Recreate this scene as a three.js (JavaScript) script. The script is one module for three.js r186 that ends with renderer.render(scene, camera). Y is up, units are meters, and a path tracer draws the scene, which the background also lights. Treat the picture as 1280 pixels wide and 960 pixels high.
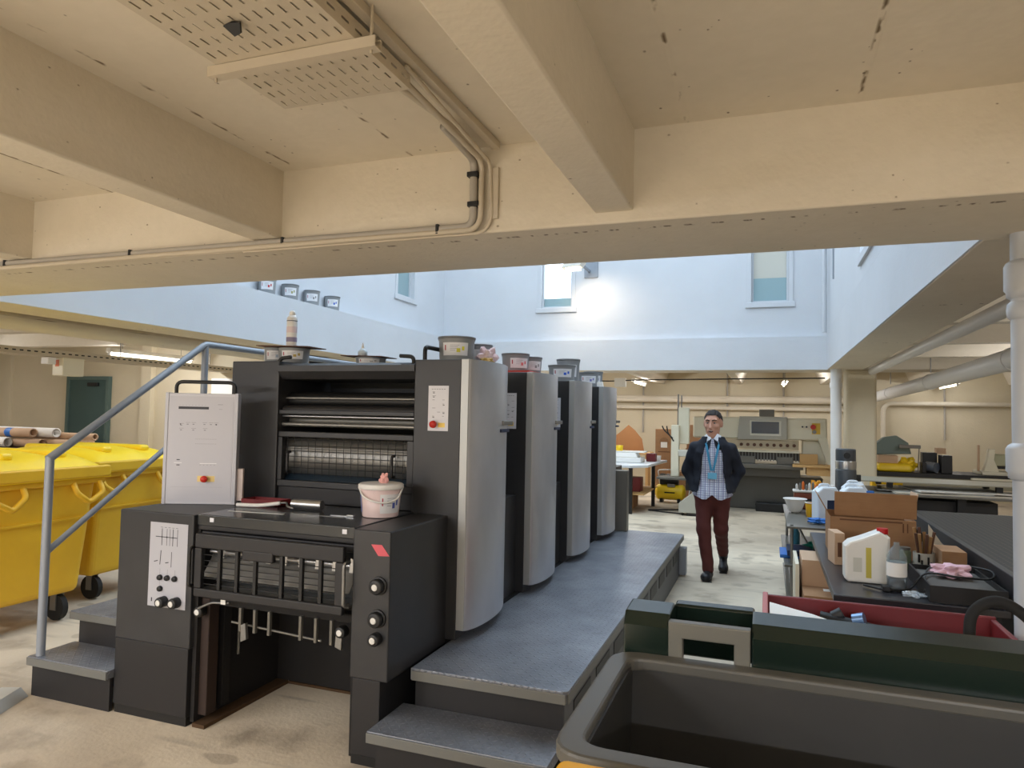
import * as THREE from 'three';
import { RoundedBoxGeometry } from 'three/addons/geometries/RoundedBoxGeometry.js';
import { mergeGeometries } from 'three/addons/utils/BufferGeometryUtils.js';
import { RectAreaLightUniformsLib } from 'three/addons/lights/RectAreaLightUniformsLib.js';

// ---------------------------------------------------------------- camera, sky, exposure
const scene = new THREE.Scene();
const camera = new THREE.PerspectiveCamera(57.43, 1280 / 960, 0.05, 120);
camera.position.set(0, 1.66, 0);
camera.rotation.order = 'YXZ';
camera.rotation.set(0.04435, 0.35011, 0.01971);
scene.background = new THREE.Color().setRGB(0.7, 0.85, 1.0);      // bright overcast sky
scene.backgroundIntensity = 4.2;
const renderer = new THREE.WebGLRenderer({ antialias: true });
renderer.toneMapping = THREE.LinearToneMapping;
renderer.toneMappingExposure = 1.1;
renderer.shadowMap.enabled = true;
RectAreaLightUniformsLib.init();
const LAMP = 100;                                   // radiance of the fluorescent tubes' light

// ---------------------------------------------------------------- random and noise
let seed = 20240611;
function rnd() { seed = (seed * 1664525 + 1013904223) >>> 0; return seed / 4294967296; }
const rr = (a, b) => a + (b - a) * rnd();
function hash(x, y, s) { let h = (x * 374761393 + y * 668265263 + s * 1274126177) | 0; h = Math.imul(h ^ (h >>> 13), 1274126177); return ((h ^ (h >>> 16)) >>> 0) / 4294967296; }
function vnoise(x, y, p, s) {                     // tiling value noise, period p
  const xi = Math.floor(x), yi = Math.floor(y), fx = x - xi, fy = y - yi;
  const u = fx * fx * (3 - 2 * fx), v = fy * fy * (3 - 2 * fy), m = (n) => ((n % p) + p) % p;
  const a = hash(m(xi), m(yi), s), b = hash(m(xi + 1), m(yi), s), c = hash(m(xi), m(yi + 1), s), d = hash(m(xi + 1), m(yi + 1), s);
  return a + (b - a) * u + (c - a) * v + (a - b - c + d) * u * v;
}
function fbm(x, y, p, s, oct = 4) { let f = 0, a = 0.5; for (let i = 0; i < oct; i++) { f += a * vnoise(x, y, p, s + i * 17); x *= 2; y *= 2; p *= 2; a *= 0.5; } return f / (1 - Math.pow(0.5, oct)); }
function tex(n, fn, color, metres, metresY = metres) {
  const d = new Uint8Array(n * n * 4);
  for (let j = 0; j < n; j++) for (let i = 0; i < n; i++) { const c = fn(i / n, j / n), k = (j * n + i) * 4; if (typeof c === 'number') d[k] = d[k + 1] = d[k + 2] = Math.max(0, Math.min(255, c * 255)); else for (let q = 0; q < 3; q++) d[k + q] = Math.max(0, Math.min(255, c[q] * 255)); d[k + 3] = 255; }
  const t = new THREE.DataTexture(d, n, n); t.wrapS = t.wrapT = THREE.RepeatWrapping; t.magFilter = THREE.LinearFilter; t.minFilter = THREE.LinearFilter;
  if (color) t.colorSpace = THREE.SRGBColorSpace;
  t.repeat.set(1 / metres, 1 / metresY); t.needsUpdate = true; return t;
}
const mix3 = (a, b, t) => a.map((v, i) => v + (b[i] - v) * t);

// ---------------------------------------------------------------- materials
const std = (c, roughness = 0.6, metalness = 0, o = {}) => new THREE.MeshStandardMaterial({ color: c, roughness, metalness, ...o });
// cream paint over board-marked concrete: mottling, chips and dark specks
const specks = [];
for (let i = 0; i < 120; i++) specks.push([rnd(), rnd(), rr(0.0006, 0.0026), rr(0.3, 0.9)]);
const seamRow = (u) => Math.min(Math.abs(((u * 4) % 1) - 0.5) * 0.25, 1);
const creamMap = tex(768, (u, v) => {
  const m = fbm(u * 5, v * 5, 5, 3, 5), f = fbm(u * 60, v * 60, 60, 9, 2);
  let c = mix3([0.82, 0.78, 0.70], [0.88, 0.84, 0.765], m * 0.7 + f * 0.3);
  for (const [x, y, r, a] of specks) { const dx = Math.min(Math.abs(u - x), 1 - Math.abs(u - x)), dy = Math.min(Math.abs(v - y), 1 - Math.abs(v - y)), q = (dx * dx + dy * dy * 0.5) / (r * r); if (q < 1) c = mix3(c, [0.25, 0.2, 0.15], a * (1 - q)); }
  const s = seamRow(u); if (s < 0.004) { const n = fbm(u * 90, v * 40, 40, 21, 3); if (n > 0.53) c = mix3(c, [0.36, 0.29, 0.2], Math.min(1, (n - 0.53) * 6) * (1 - s / 0.004)); }
  return c;
}, true, 2.6);
const creamBump = tex(512, (u, v) => { const s = seamRow(u); return 0.35 * fbm(u * 8, v * 8, 8, 5, 4) + 0.3 * fbm(u * 90, v * 90, 90, 6, 2) + (s < 0.004 ? 0.3 : 0); }, false, 2.6);
const beamMap = tex(768, (u, v) => {
  const m = fbm(u * 5, v * 5, 5, 3, 5), f = fbm(u * 60, v * 60, 60, 9, 2);
  let c = mix3([0.82, 0.78, 0.70], [0.88, 0.84, 0.765], m * 0.7 + f * 0.3);
  for (const [x, y, r, a] of specks) { const dx = Math.min(Math.abs(u - x), 1 - Math.abs(u - x)), dy = Math.min(Math.abs(v - y), 1 - Math.abs(v - y)), q = (dx * dx * 0.4 + dy * dy) / (r * r * 0.6); if (q < 1) c = mix3(c, [0.3, 0.24, 0.17], a * (1 - q)); }
  const e = Math.abs(v - 0.815); if (e < 0.006) { const n = fbm(u * 110, v * 60, 110, 23, 3); if (n > 0.55) c = mix3(c, [0.36, 0.30, 0.23], Math.min(1, (n - 0.55) * 7) * (1 - e / 0.006)); }   // grime along the formwork joint
  return c;
}, true, 2.6);
const wallMap = tex(512, (u, v) => mix3([0.78, 0.735, 0.625], [0.85, 0.80, 0.695], fbm(u * 4, v * 4, 4, 31, 5)), true, 3);
const whiteMap = tex(512, (u, v) => mix3([0.765, 0.775, 0.79], [0.82, 0.83, 0.845], fbm(u * 4, v * 4, 4, 41, 5)), true, 3);
const fineBump = tex(256, (u, v) => fbm(u * 32, v * 32, 32, 51, 3), false, 0.5);
// floor: worn painted concrete with grime, scuffs and pale wear
const stains = []; for (let i = 0; i < 40; i++) stains.push([rnd(), rnd(), rr(0.004, 0.016), rr(0.1, 0.3), rr(0.4, 2.5)]);
const floorMap = tex(1024, (u, v) => {
  const m = fbm(u * 6, v * 6, 6, 61, 5), g = fbm(u * 24, v * 24, 24, 62, 4), f = fbm(u * 160, v * 160, 160, 63, 2);
  let c = mix3([0.70, 0.645, 0.565], [0.90, 0.845, 0.75], Math.min(1, Math.max(0, (m - 0.28) * 1.7)));
  c = mix3(c, [0.45, 0.40, 0.34], Math.max(0, g - 0.56) * 1.7); c = mix3(c, [0.80, 0.75, 0.66], Math.max(0, f - 0.62) * 1.2);
  for (const [x, y, r, a, k] of stains) { const dx = Math.min(Math.abs(u - x), 1 - Math.abs(u - x)), dy = Math.min(Math.abs(v - y), 1 - Math.abs(v - y)) * k, q = (dx * dx + dy * dy) / (r * r) + (g - 0.5) * 3.5; if (q < 1) c = mix3(c, [0.34, 0.29, 0.24], a * Math.min(1, (1 - q) * 3)); }
  const sc = fbm(u * 10 + v * 3, v * 90, 90, 66, 2); c = mix3(c, [0.36, 0.32, 0.28], Math.max(0, sc - 0.72) * 1.1);
  return c;
}, true, 6);
const floorRough = tex(512, (u, v) => 0.5 + 0.35 * fbm(u * 12, v * 12, 12, 71, 4), false, 3);
// chequer plate: raised lozenges in alternating directions
const plateH = (u, v) => { let h = 0; for (let j = 0; j < 4; j++) for (let i = 0; i < 4; i++) { let dx = u * 4 - i - 0.5, dy = v * 4 - j - 0.5; const s = (i + j) % 2 ? 1 : -1, a = (dx + s * dy) * 0.7071, b = (dx - s * dy) * 0.7071; const q = (a * a) / 0.16 + (b * b) / 0.012; if (q < 1) h = Math.max(h, Math.sqrt(1 - q)); } return h; };
const plateBump = tex(256, (u, v) => plateH(u, v), false, 0.13);
const plateMap = tex(1024, (u, v) => { const h = plateH((u * 10) % 1, (v * 10) % 1), m = fbm(u * 8, v * 8, 8, 81, 5), w = fbm(u * 90, v * 90, 90, 82, 2); let c = mix3([0.43, 0.445, 0.475], [0.59, 0.605, 0.635], m); c = mix3(c, [0.68, 0.70, 0.73], h * 0.45 * (0.4 + m * 0.6)); return mix3(c, [0.3, 0.3, 0.32], Math.max(0, w - 0.6) * 0.9); }, true, 1.3);
const streakRough = tex(256, (u, v) => 0.3 + 0.22 * fbm(u * 8, v * 2, 2, 91, 3), false, 1.1);
const streakMap = tex(512, (u, v) => { const m = fbm(u * 10, v * 5, 5, 95, 4); return mix3([0.71, 0.725, 0.75], [0.78, 0.795, 0.82], m); }, true, 1.2);
const cardMap = tex(256, (u, v) => mix3([0.58, 0.43, 0.30], [0.68, 0.52, 0.37], fbm(u * 6, v * 6, 6, 101, 3) * 0.7 + 0.3 * fbm(u * 4, v * 64, 64, 102, 2)), true, 0.6);
const darkMap = tex(256, (u, v) => mix3([0.175, 0.176, 0.182], [0.215, 0.216, 0.222], fbm(u * 6, v * 6, 6, 111, 4)), true, 0.8);
const binMap = tex(512, (u, v) => { const m = fbm(u * 6, v * 6, 6, 121, 5), s = fbm(u * 40, v * 5, 5, 122, 3); let c = mix3([0.175, 0.172, 0.16], [0.215, 0.21, 0.198], m); c = mix3(c, [0.12, 0.118, 0.11], Math.max(0, s - 0.62) * 1.5); return c; }, true, 1.4);
const yellowMap = tex(256, (u, v) => mix3([0.88, 0.68, 0.14], [0.94, 0.76, 0.18], fbm(u * 5, v * 5, 5, 131, 4)), true, 1);

const M = {
  cream: std(0xffffff, 0.75, 0, { map: creamMap, bumpMap: creamBump, bumpScale: 0.003 }),
  beam: std(0xffffff, 0.75, 0, { map: beamMap, bumpMap: fineBump, bumpScale: 0.001 }),
  wall: std(0xffffff, 0.85, 0, { map: wallMap, bumpMap: fineBump, bumpScale: 0.002 }),
  white: std(0xffffff, 0.7, 0, { map: whiteMap, bumpMap: fineBump, bumpScale: 0.0008 }),
  floor: std(0xffffff, 1, 0, { map: floorMap, roughnessMap: floorRough, bumpMap: fineBump, bumpScale: 0.0015 }),
  dark: std(0xffffff, 0.42, 0.1, { map: darkMap }),
  darker: std(0x242324, 0.5, 0.1), black: std(0x151515, 0.5), soot: std(0x14110f, 0.8), rubber: std(0x1b1b1b, 0.8),
  cover: std(0xffffff, 0.9, 0.7, { map: streakMap, roughnessMap: streakRough }),
  coverEdge: std(0xb3b5b4, 0.4, 0.35), plate: std(0xffffff, 0.42, 0.45, { map: plateMap, bumpMap: plateBump, bumpScale: 0.004 }),
  plateEdge: std(0x74746f, 0.5, 0.3), panel: std(0xd9d9de, 0.45), console: std(0xc9c9d0, 0.42), steel: std(0xb9babb, 0.28, 0.9), steelDull: std(0x8b8a86, 0.45, 0.8),
  greyPaint: std(0x8e949c, 0.45, 0.25), red: std(0xc2281c, 0.4), yellowBtn: std(0xe9c14a, 0.5), redPlastic: std(0x701c1f, 0.45), whitePl: std(0xe9e7e2, 0.45), cap: std(0xd8d6cf, 0.4),
  yellow: std(0xffffff, 0.5, 0, { map: yellowMap }), yellowLid: std(0xfad423, 0.42), card: std(0xffffff, 0.9, 0, { map: cardMap }), cardDark: std(0x6e4a34, 0.9),
  bin: std(0xffffff, 0.55, 0, { map: binMap }), green: std(0x12211a, 0.25), binYellow: std(0xf0b51c, 0.45), tub: std(0x8f9294, 0.5), tubLid: std(0x7d8083, 0.5), pvc: std(0xdad8d4, 0.4), pvcBlue: std(0xbfc2c6, 0.35),
  tube: std(0xfff6dc, 0.4, 0, { emissive: 0xfff2d0, emissiveIntensity: 5 }), lampBody: std(0xe6e2d6, 0.5), teal: std(0x3f5653, 0.6), conduit: std(0xc4b8a3, 0.55), conduitGrey: std(0xaaa398, 0.5), orange: std(0xd8691f, 0.5), wood: std(0x9b7446, 0.7), brown: std(0x5d3d2c, 0.7), blue: std(0x2a6fc0, 0.5), navy: std(0x1a2a4a, 0.5), greenPl: std(0x12806c, 0.5), creamMetal: std(0xe3dcc4, 0.45, 0.1), machGrey: std(0x6d6a62, 0.4, 0.4), beech: std(0xcaa066, 0.6), tan: std(0xcaa98a, 0.8), pink: std(0xe7bfca, 0.9), paper: std(0xf1efe9, 0.8), glassTeal: new THREE.MeshPhysicalMaterial({ color: 0x9db4b8, roughness: 0.35, transmission: 0.3, thickness: 0 }),
};

// ---------------------------------------------------------------- geometry helpers (all in metres; uv in metres by dominant axis)
function tri(g) {
  if (g.index) g = g.toNonIndexed();
  if (!g.attributes.normal) g.computeVertexNormals();
  const p = g.attributes.position, uv = new Float32Array(p.count * 2), a = new THREE.Vector3(), b = new THREE.Vector3(), c = new THREE.Vector3(), n = new THREE.Vector3();
  for (let i = 0; i < p.count; i += 3) {
    a.fromBufferAttribute(p, i); b.fromBufferAttribute(p, i + 1); c.fromBufferAttribute(p, i + 2); n.copy(b).sub(a).cross(c.clone().sub(a));
    const ax = Math.abs(n.x), ay = Math.abs(n.y), az = Math.abs(n.z);
    [a, b, c].forEach((q, k) => { const o = (i + k) * 2; if (ay >= ax && ay >= az) { uv[o] = q.x; uv[o + 1] = q.z; } else if (ax >= az) { uv[o] = q.z; uv[o + 1] = q.y; } else { uv[o] = q.x; uv[o + 1] = q.y; } });
  }
  g.setAttribute('uv', new THREE.BufferAttribute(uv, 2)); return g;
}
const clean = (g) => { g = g.index ? g.toNonIndexed() : g; for (const k of Object.keys(g.attributes)) if (!['position', 'normal', 'uv'].includes(k)) g.deleteAttribute(k); g.morphAttributes = {}; g.clearGroups(); return g; };
const join = (...l) => mergeGeometries(l.flat().map(clean), false);
// box from corner to corner, with softened edges when r > 0
function bx(x0, x1, y0, y1, z0, z1, r = 0) {
  const w = Math.abs(x1 - x0), h = Math.abs(y1 - y0), d = Math.abs(z1 - z0), g = r > 0 ? new RoundedBoxGeometry(w, h, d, 2, Math.min(r, w / 2.01, h / 2.01, d / 2.01)) : new THREE.BoxGeometry(w, h, d);
  return tri(g.translate((x0 + x1) / 2, (y0 + y1) / 2, (z0 + z1) / 2));
}
function mirror(g, s) { if (s > 0) return g; g.scale(-1, 1, 1); for (const k of ['position', 'normal', 'uv']) { const a = g.attributes[k], n = a.itemSize; for (let i = 0; i < a.count; i += 3) for (let q = 0; q < n; q++) { const t = a.array[(i + 1) * n + q]; a.array[(i + 1) * n + q] = a.array[(i + 2) * n + q]; a.array[(i + 2) * n + q] = t; } } return g; }
const V = (x, y, z) => new THREE.Vector3(x, y, z);
function rod(a, b, r, seg = 12, r2 = r) {          // round bar from a to b
  a = V(...a); b = V(...b); const d = b.clone().sub(a), g = new THREE.CylinderGeometry(r2, r, d.length(), seg);
  g.applyQuaternion(new THREE.Quaternion().setFromUnitVectors(V(0, 1, 0), d.clone().normalize())); g.translate(...a.clone().add(b).multiplyScalar(0.5).toArray()); return clean(g);
}
function pipe(pts, r, seg = 8, bend = 0.06, closed = false) {   // tube with rounded corners
  const path = new THREE.CurvePath(), P = pts.map((p) => V(...p)); let cur = P[0];
  for (let i = 1; i < P.length - 1; i++) { const a = P[i].clone().add(P[i - 1].clone().sub(P[i]).setLength(Math.min(bend, P[i].distanceTo(P[i - 1]) * 0.49))), b = P[i].clone().add(P[i + 1].clone().sub(P[i]).setLength(Math.min(bend, P[i].distanceTo(P[i + 1]) * 0.49))); path.add(new THREE.LineCurve3(cur, a)); path.add(new THREE.QuadraticBezierCurve3(a, P[i], b)); cur = b; }
  path.add(new THREE.LineCurve3(cur, P[P.length - 1]));
  const g = new THREE.BufferGeometry(), ring = [], cs = []; 
  for (const c of path.curves) { const n = c.isLineCurve3 ? 1 : 5; for (let i = 0; i <= n; i++) { const q = c.getPoint(i / n); if (!cs.length || cs[cs.length - 1].distanceTo(q) > 1e-5) cs.push(q); } }
  return sweep(cs, r, seg);
}
function sweep(cs, r, seg = 8) {
  const pos = [], idx = []; let nrm = null;
  cs.forEach((c, i) => { const t = cs[Math.min(i + 1, cs.length - 1)].clone().sub(cs[Math.max(i - 1, 0)]).normalize(); if (!nrm) nrm = Math.abs(t.y) < 0.9 ? V(0, 1, 0) : V(1, 0, 0); nrm = nrm.clone().sub(t.clone().multiplyScalar(nrm.dot(t))).normalize(); const bn = t.clone().cross(nrm); const R = typeof r === 'function' ? r(i / (cs.length - 1)) : r; for (let k = 0; k < seg; k++) { const a = (k / seg) * Math.PI * 2, p = c.clone().add(nrm.clone().multiplyScalar(Math.cos(a) * R)).add(bn.clone().multiplyScalar(Math.sin(a) * R)); pos.push(p.x, p.y, p.z); } });
  for (let i = 0; i < cs.length - 1; i++) for (let k = 0; k < seg; k++) { const a = i * seg + k, b = i * seg + (k + 1) % seg, c = a + seg, d = b + seg; idx.push(a, b, c, b, d, c); }
  const s = pos.length / 3; pos.push(...cs[0].toArray(), ...cs[cs.length - 1].toArray());
  for (let k = 0; k < seg; k++) { idx.push(s, (k + 1) % seg, k); const o = (cs.length - 1) * seg; idx.push(s + 1, o + k, o + (k + 1) % seg); }
  const g = new THREE.BufferGeometry(); g.setAttribute('position', new THREE.Float32BufferAttribute(pos, 3)); g.setIndex(idx); g.computeVertexNormals();
  const uv = new Float32Array(pos.length / 3 * 2); g.setAttribute('uv', new THREE.BufferAttribute(uv, 2)); return clean(g);
}
const cable = (pts, r, seg = 6, n = 40) => sweep(new THREE.CatmullRomCurve3(pts.map((p) => V(...p))).getPoints(n), r, seg);
function lathe(prof, x, y, z, seg = 28) { return clean(new THREE.LatheGeometry(prof.map((p) => new THREE.Vector2(...p)), seg).translate(x, y, z)); }
function ext(pts, depth, o = {}) {                // outline in (x, y) pulled along +z
  const s = new THREE.Shape(pts.map((p) => new THREE.Vector2(...p))); for (const h of o.holes ?? []) s.holes.push(new THREE.Path(h.map((p) => new THREE.Vector2(...p))));
  return tri(new THREE.ExtrudeGeometry(s, { depth, bevelEnabled: !!o.bevel, bevelSize: o.bevel ?? 0, bevelThickness: o.bevel ?? 0, bevelSegments: 2, curveSegments: 10 }));
}
const rectPts = (x0, x1, y0, y1) => [[x0, y0], [x1, y0], [x1, y1], [x0, y1]];
// ---------------------------------------------------------------- object helpers
const used = {};
function numbered(n) { used[n] = (used[n] ?? 0) + 1; return used[n] === 1 ? n : `${n}_${String(used[n] - 1).padStart(3, '0')}`; }
function thing(name, label, category, at = [0, 0, 0], group, turn = 0) {
  const o = new THREE.Group(); o.name = numbered(name); o.position.set(...at); o.rotation.y = turn; o.userData = { label, category }; if (group) o.userData.group = group; scene.add(o); return o;
}
function mesh(name, geo, mat, parent) { const m = new THREE.Mesh(geo, mat); m.name = name; m.castShadow = m.receiveShadow = true; parent.add(m); return m; }
// W: geometry given in world coordinates, put under an unturned thing (or a part of one)
function W(parent, name, geo, mat, label) { const g = geo.clone(); let x = 0, y = 0, z = 0; for (let q = parent; q && q !== scene; q = q.parent) { x += q.position.x; y += q.position.y; z += q.position.z; } g.translate(-x, -y, -z); const m = mesh(name, g, mat, parent); if (label) m.userData.label = label; return m; }
const P = (parent, name, geo, mat, label) => { const m = mesh(name, geo, mat, parent); if (label) m.userData.label = label; return m; };
function single(name, label, category, geo, mat, group) { const m = mesh(numbered(name), geo, mat, scene); m.userData = { label, category }; if (group) m.userData.group = group; return m; }
function structure(name, geo, mat, label) { const m = mesh(numbered(name), geo, mat, scene); m.userData = { kind: 'structure', label, category: 'structure' }; return m; }
function dup(o, at, turn, label) { const c = o.clone(); c.name = numbered(o.name.replace(/_\d{3}$/, '')); c.userData = { ...o.userData }; c.position.set(...at); if (turn !== undefined) c.rotation.y = turn; if (label) c.userData.label = label; scene.add(c); return c; }
function print(w, h, draw, px = 512) {             // flat print drawn on a canvas
  const c = document.createElement('canvas'); c.width = px; c.height = Math.round(px * h / w); const x = c.getContext('2d'); draw(x, c.width, c.height);
  const t = new THREE.CanvasTexture(c); t.colorSpace = THREE.SRGBColorSpace; return std(0xffffff, 0.5, 0, { map: t });
}
const sheet = (w, h) => clean(new THREE.PlaneGeometry(w, h));
// ================================================================ THE ROOM
structure('floor', bx(-15, 7, -0.2, 0, -18, 5), M.floor, 'worn beige concrete floor of the print shop');
const CE = 2.905, SO = 2.5, LG = 3.13;             // slab underside, beam soffit, ledge
structure('ceiling', bx(-15, 7, CE, LG, -3.2, 5), M.cream, 'cream painted concrete slab with board marks over the press front');
structure('ceiling', bx(-15, -6.3, CE, LG, -9.2, -3.2), M.cream, 'cream painted slab over the yellow bins');
structure('ceiling', bx(1.4, 7, CE, LG, -13, -3.2), M.cream, 'cream painted slab over the work benches');
structure('ceiling', bx(-6.6, 7, 2.8, LG, -18, -13), M.cream, 'cream painted slab over the paper cutter');
structure('wall_back', bx(-6.6, 7, 0, LG, -17.8, -17.5), M.wall, 'cream rear wall behind the paper cutter');
structure('wall_left', bx(-15, -6.45, 0, LG, -9.3, -9), M.wall, 'cream wall with the dark green door');
structure('wall_left_end', bx(-15.2, -15, 0, LG, -9.3, 5), M.wall, 'cream wall beyond the yellow bins');
structure('wall_left_return', bx(-6.6, -6.45, 0, LG, -17.5, -9), M.wall, 'cream side wall left of the rear hall');
structure('wall_right', bx(7, 7.2, 0, LG, -17.8, 5), M.wall, 'cream wall on the far right');
structure('wall_front', bx(-15, 7, 0, LG, 5, 5.2), M.wall, 'cream wall behind the photographer');
// beams round the light well
structure('beam', bx(-15, 7, SO, CE + 0.1, -3.71, -2.97, 0.012), M.beam, 'deep cream concrete beam crossing in front of the light well');
structure('beam', bx(-6.45, -5.88, SO, CE + 0.1, -12.6, -3.71, 0.012), M.beam, 'cream concrete beam along the light well above the yellow bins');
structure('beam', bx(0.92, 1.45, SO, CE + 0.1, -12.6, -3.71, 0.012), M.beam, 'cream concrete beam along the light well above the benches');
structure('beam', bx(-6.45, 7, SO, CE + 0.1, -13.2, -12.51, 0.012), M.beam, 'cream concrete beam closing the far end of the light well');
for (const x of [-13.45, -11.62, -9.79, -7.96, -6.13, -4.3, -2.46, -0.63, 1.2, 3.03, 4.86]) structure('ceiling_rib', bx(x - 0.085, x + 0.085, 2.55, CE + 0.05, -2.99, 5, 0.01), M.beam, 'cream concrete rib under the slab over the press front');
for (const z of [-5.4, -7.2, -9, -10.8]) structure('ceiling_rib', bx(1.44, 7, 2.55, CE + 0.05, z - 0.085, z + 0.085, 0.01), M.beam, 'cream concrete rib over the work benches');
for (const z of [-4.5, -6, -7.5]) structure('ceiling_rib', bx(-15, -6.44, 2.55, CE + 0.05, z - 0.085, z + 0.085, 0.01), M.beam, 'cream concrete rib over the yellow bins');
for (const x of [-4.3, -2.46, -0.63, 1.2, 3.03, 4.86]) structure('ceiling_rib', ext([[x - 0.2, 2.81], [x - 0.07, 2.5], [x + 0.07, 2.5], [x + 0.2, 2.81]], 4.4).translate(0, 0, -17.55), M.beam, 'tapered cream concrete rib over the paper cutter');
// white light well: lower faces, ledges, upper walls with window openings, roof with a glazed opening
const TOP = 8;
structure('wall_shaft_lower_left', bx(-5.9, -5.87, SO + 0.004, LG - 0.03, -12.5, -3.71), M.white, 'white painted lower face of the light well below the ledge of tubs');
structure('wall_shaft_lower_right', bx(0.91, 0.94, SO + 0.004, LG, -12.5, -3.71), M.white, 'white painted lower face of the light well above the benches');
structure('wall_shaft_lower_back', bx(-5.9, 0.94, SO + 0.004, 3.03, -12.53, -12.5), M.white, 'white painted lower face of the light well under the two windows');
structure('trim_1', bx(-6.3, -5.87, LG - 0.03, LG, -12.7, -3.71), M.white, 'white ledge round the light well carrying four tubs');
structure('trim_2', bx(-6.2, 0.91, 3.03, 3.06, -12.8, -12.5), M.white, 'white ledge below the two far windows');
const win = (x0, x1, y0, y1) => rectPts(x0, x1, y0, y1);
structure('wall_shaft_back', ext(rectPts(-6.2, 1.2, 3.05, TOP), 0.3, { holes: [win(-4.06, -3.46, 3.7, 5.1), win(-0.27, 0.33, 3.67, 5.1)] }).translate(0, 0, -12.95), M.white, 'white upper wall of the light well with two small windows');
structure('wall_shaft_left', ext(rectPts(3.5, 12.95, LG, TOP), 0.3, { holes: [win(10.75, 11.36, 3.74, 5.1)] }).rotateY(Math.PI / 2).translate(-6.4, 0, 0), M.white, 'white upper wall of the light well above the ledge of tubs');
structure('wall_shaft_right', ext(rectPts(3.5, 12.95, LG + 0.001, TOP), 0.3, { holes: [win(7.1, 8.0, 3.38, 5.1)] }).rotateY(Math.PI / 2).translate(0.91, 0, 0), M.white, 'white upper wall of the light well above the benches');
structure('wall_shaft_front', bx(-6.2, 1.0, CE + 0.1, TOP, -3.74, -3.55), M.white, 'white upper wall of the light well over the near beam');
structure('roof', ext(rectPts(-6.4, 1.21, 3.5, 12.95), 0.25, { holes: [win(-5.9, 0.7, 4.0, 12.4)] }).rotateX(-Math.PI / 2).translate(0, TOP, 0), M.white, 'white roof of the light well round its glazed opening');
function shaftWindow(n, label, place, w, y0, y1, split, blind) {   // built in x,y facing +z, then placed
  const g = new THREE.Group(); g.name = `window_${n}`; g.userData = { kind: 'structure', label, category: 'window' }; scene.add(g); place(g);
  const f = 0.035;
  P(g, 'window_frame', join(bx(-w / 2, -w / 2 + f, y0, y1, -0.12, -0.06, 0.004), bx(w / 2 - f, w / 2, y0, y1, -0.12, -0.06, 0.004), bx(-w / 2 + f, w / 2 - f, y0, y0 + f, -0.12, -0.06, 0.004), bx(-w / 2 + f, w / 2 - f, y1 - f, y1, -0.12, -0.06, 0.004)), M.pvcBlue);
  const t = 0.07; P(g, 'architrave', join(bx(-w / 2 - t, -w / 2, y0 - t, y1 + t, 0, 0.018, 0.004), bx(w / 2, w / 2 + t, y0 - t, y1 + t, 0, 0.018, 0.004), bx(-w / 2 - t - 0.03, w / 2 + t + 0.03, y0 - t - 0.02, y0, 0, 0.03, 0.006)), M.white);
  P(g, 'frosted_pane', bx(-w / 2 + f, w / 2 - f, y0 + f, split, -0.1, -0.09), M.glassTeal, 'teal frosted lower pane');
  P(g, 'pane', bx(-w / 2 + f, w / 2 - f, split, y1 - f, -0.1, -0.09), blind, 'upper pane');
}
const clear = new THREE.MeshPhysicalMaterial({ color: 0xffffff, roughness: 0, transmission: 1, thickness: 0, ior: 1.45 });
const blind = new THREE.MeshPhysicalMaterial({ color: 0xcfcdc4, roughness: 0.9, transmission: 0.3, thickness: 0 });
shaftWindow(1, 'small window with a glaring clear upper pane over the printing towers', (g) => g.position.set(-3.76, 0, -12.65), 0.6, 3.7, 5.1, 3.895, clear);
shaftWindow(2, 'small window with a dull blind over a teal lower pane', (g) => g.position.set(0.03, 0, -12.65), 0.6, 3.67, 5.1, 4.1, blind);
shaftWindow(3, 'small window in the white wall above the ledge of tubs', (g) => { g.position.set(-6.1, 0, -11.055); g.rotation.y = Math.PI / 2; }, 0.61, 3.74, 5.1, 4.5, clear);
shaftWindow(4, 'small window in the white wall above the benches', (g) => { g.position.set(0.91, 0, -7.55); g.rotation.y = -Math.PI / 2; }, 0.9, 3.38, 5.1, 3.42, clear);
// glazing bars of the roof opening
const rl = thing('rooflight', 'glazed rooflight over the light well', 'rooflight', [-2.6, TOP + 0.1, -8.1]); rl.userData.kind = 'structure';
W(rl, 'frame', join(bx(-5.9, 0.7, TOP + 0.02, TOP + 0.16, -4.1, -4.0), bx(-5.9, 0.7, TOP + 0.02, TOP + 0.16, -12.4, -12.3), bx(-5.9, -5.8, TOP + 0.02, TOP + 0.16, -12.3, -4.1), bx(0.6, 0.7, TOP + 0.02, TOP + 0.16, -12.3, -4.1)), M.pvcBlue);
for (const z of [-6.1, -8.2, -10.3]) W(rl, 'glazing_bar', bx(-5.8, 0.6, TOP + 0.04, TOP + 0.14, z - 0.03, z + 0.03), M.pvcBlue);
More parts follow.
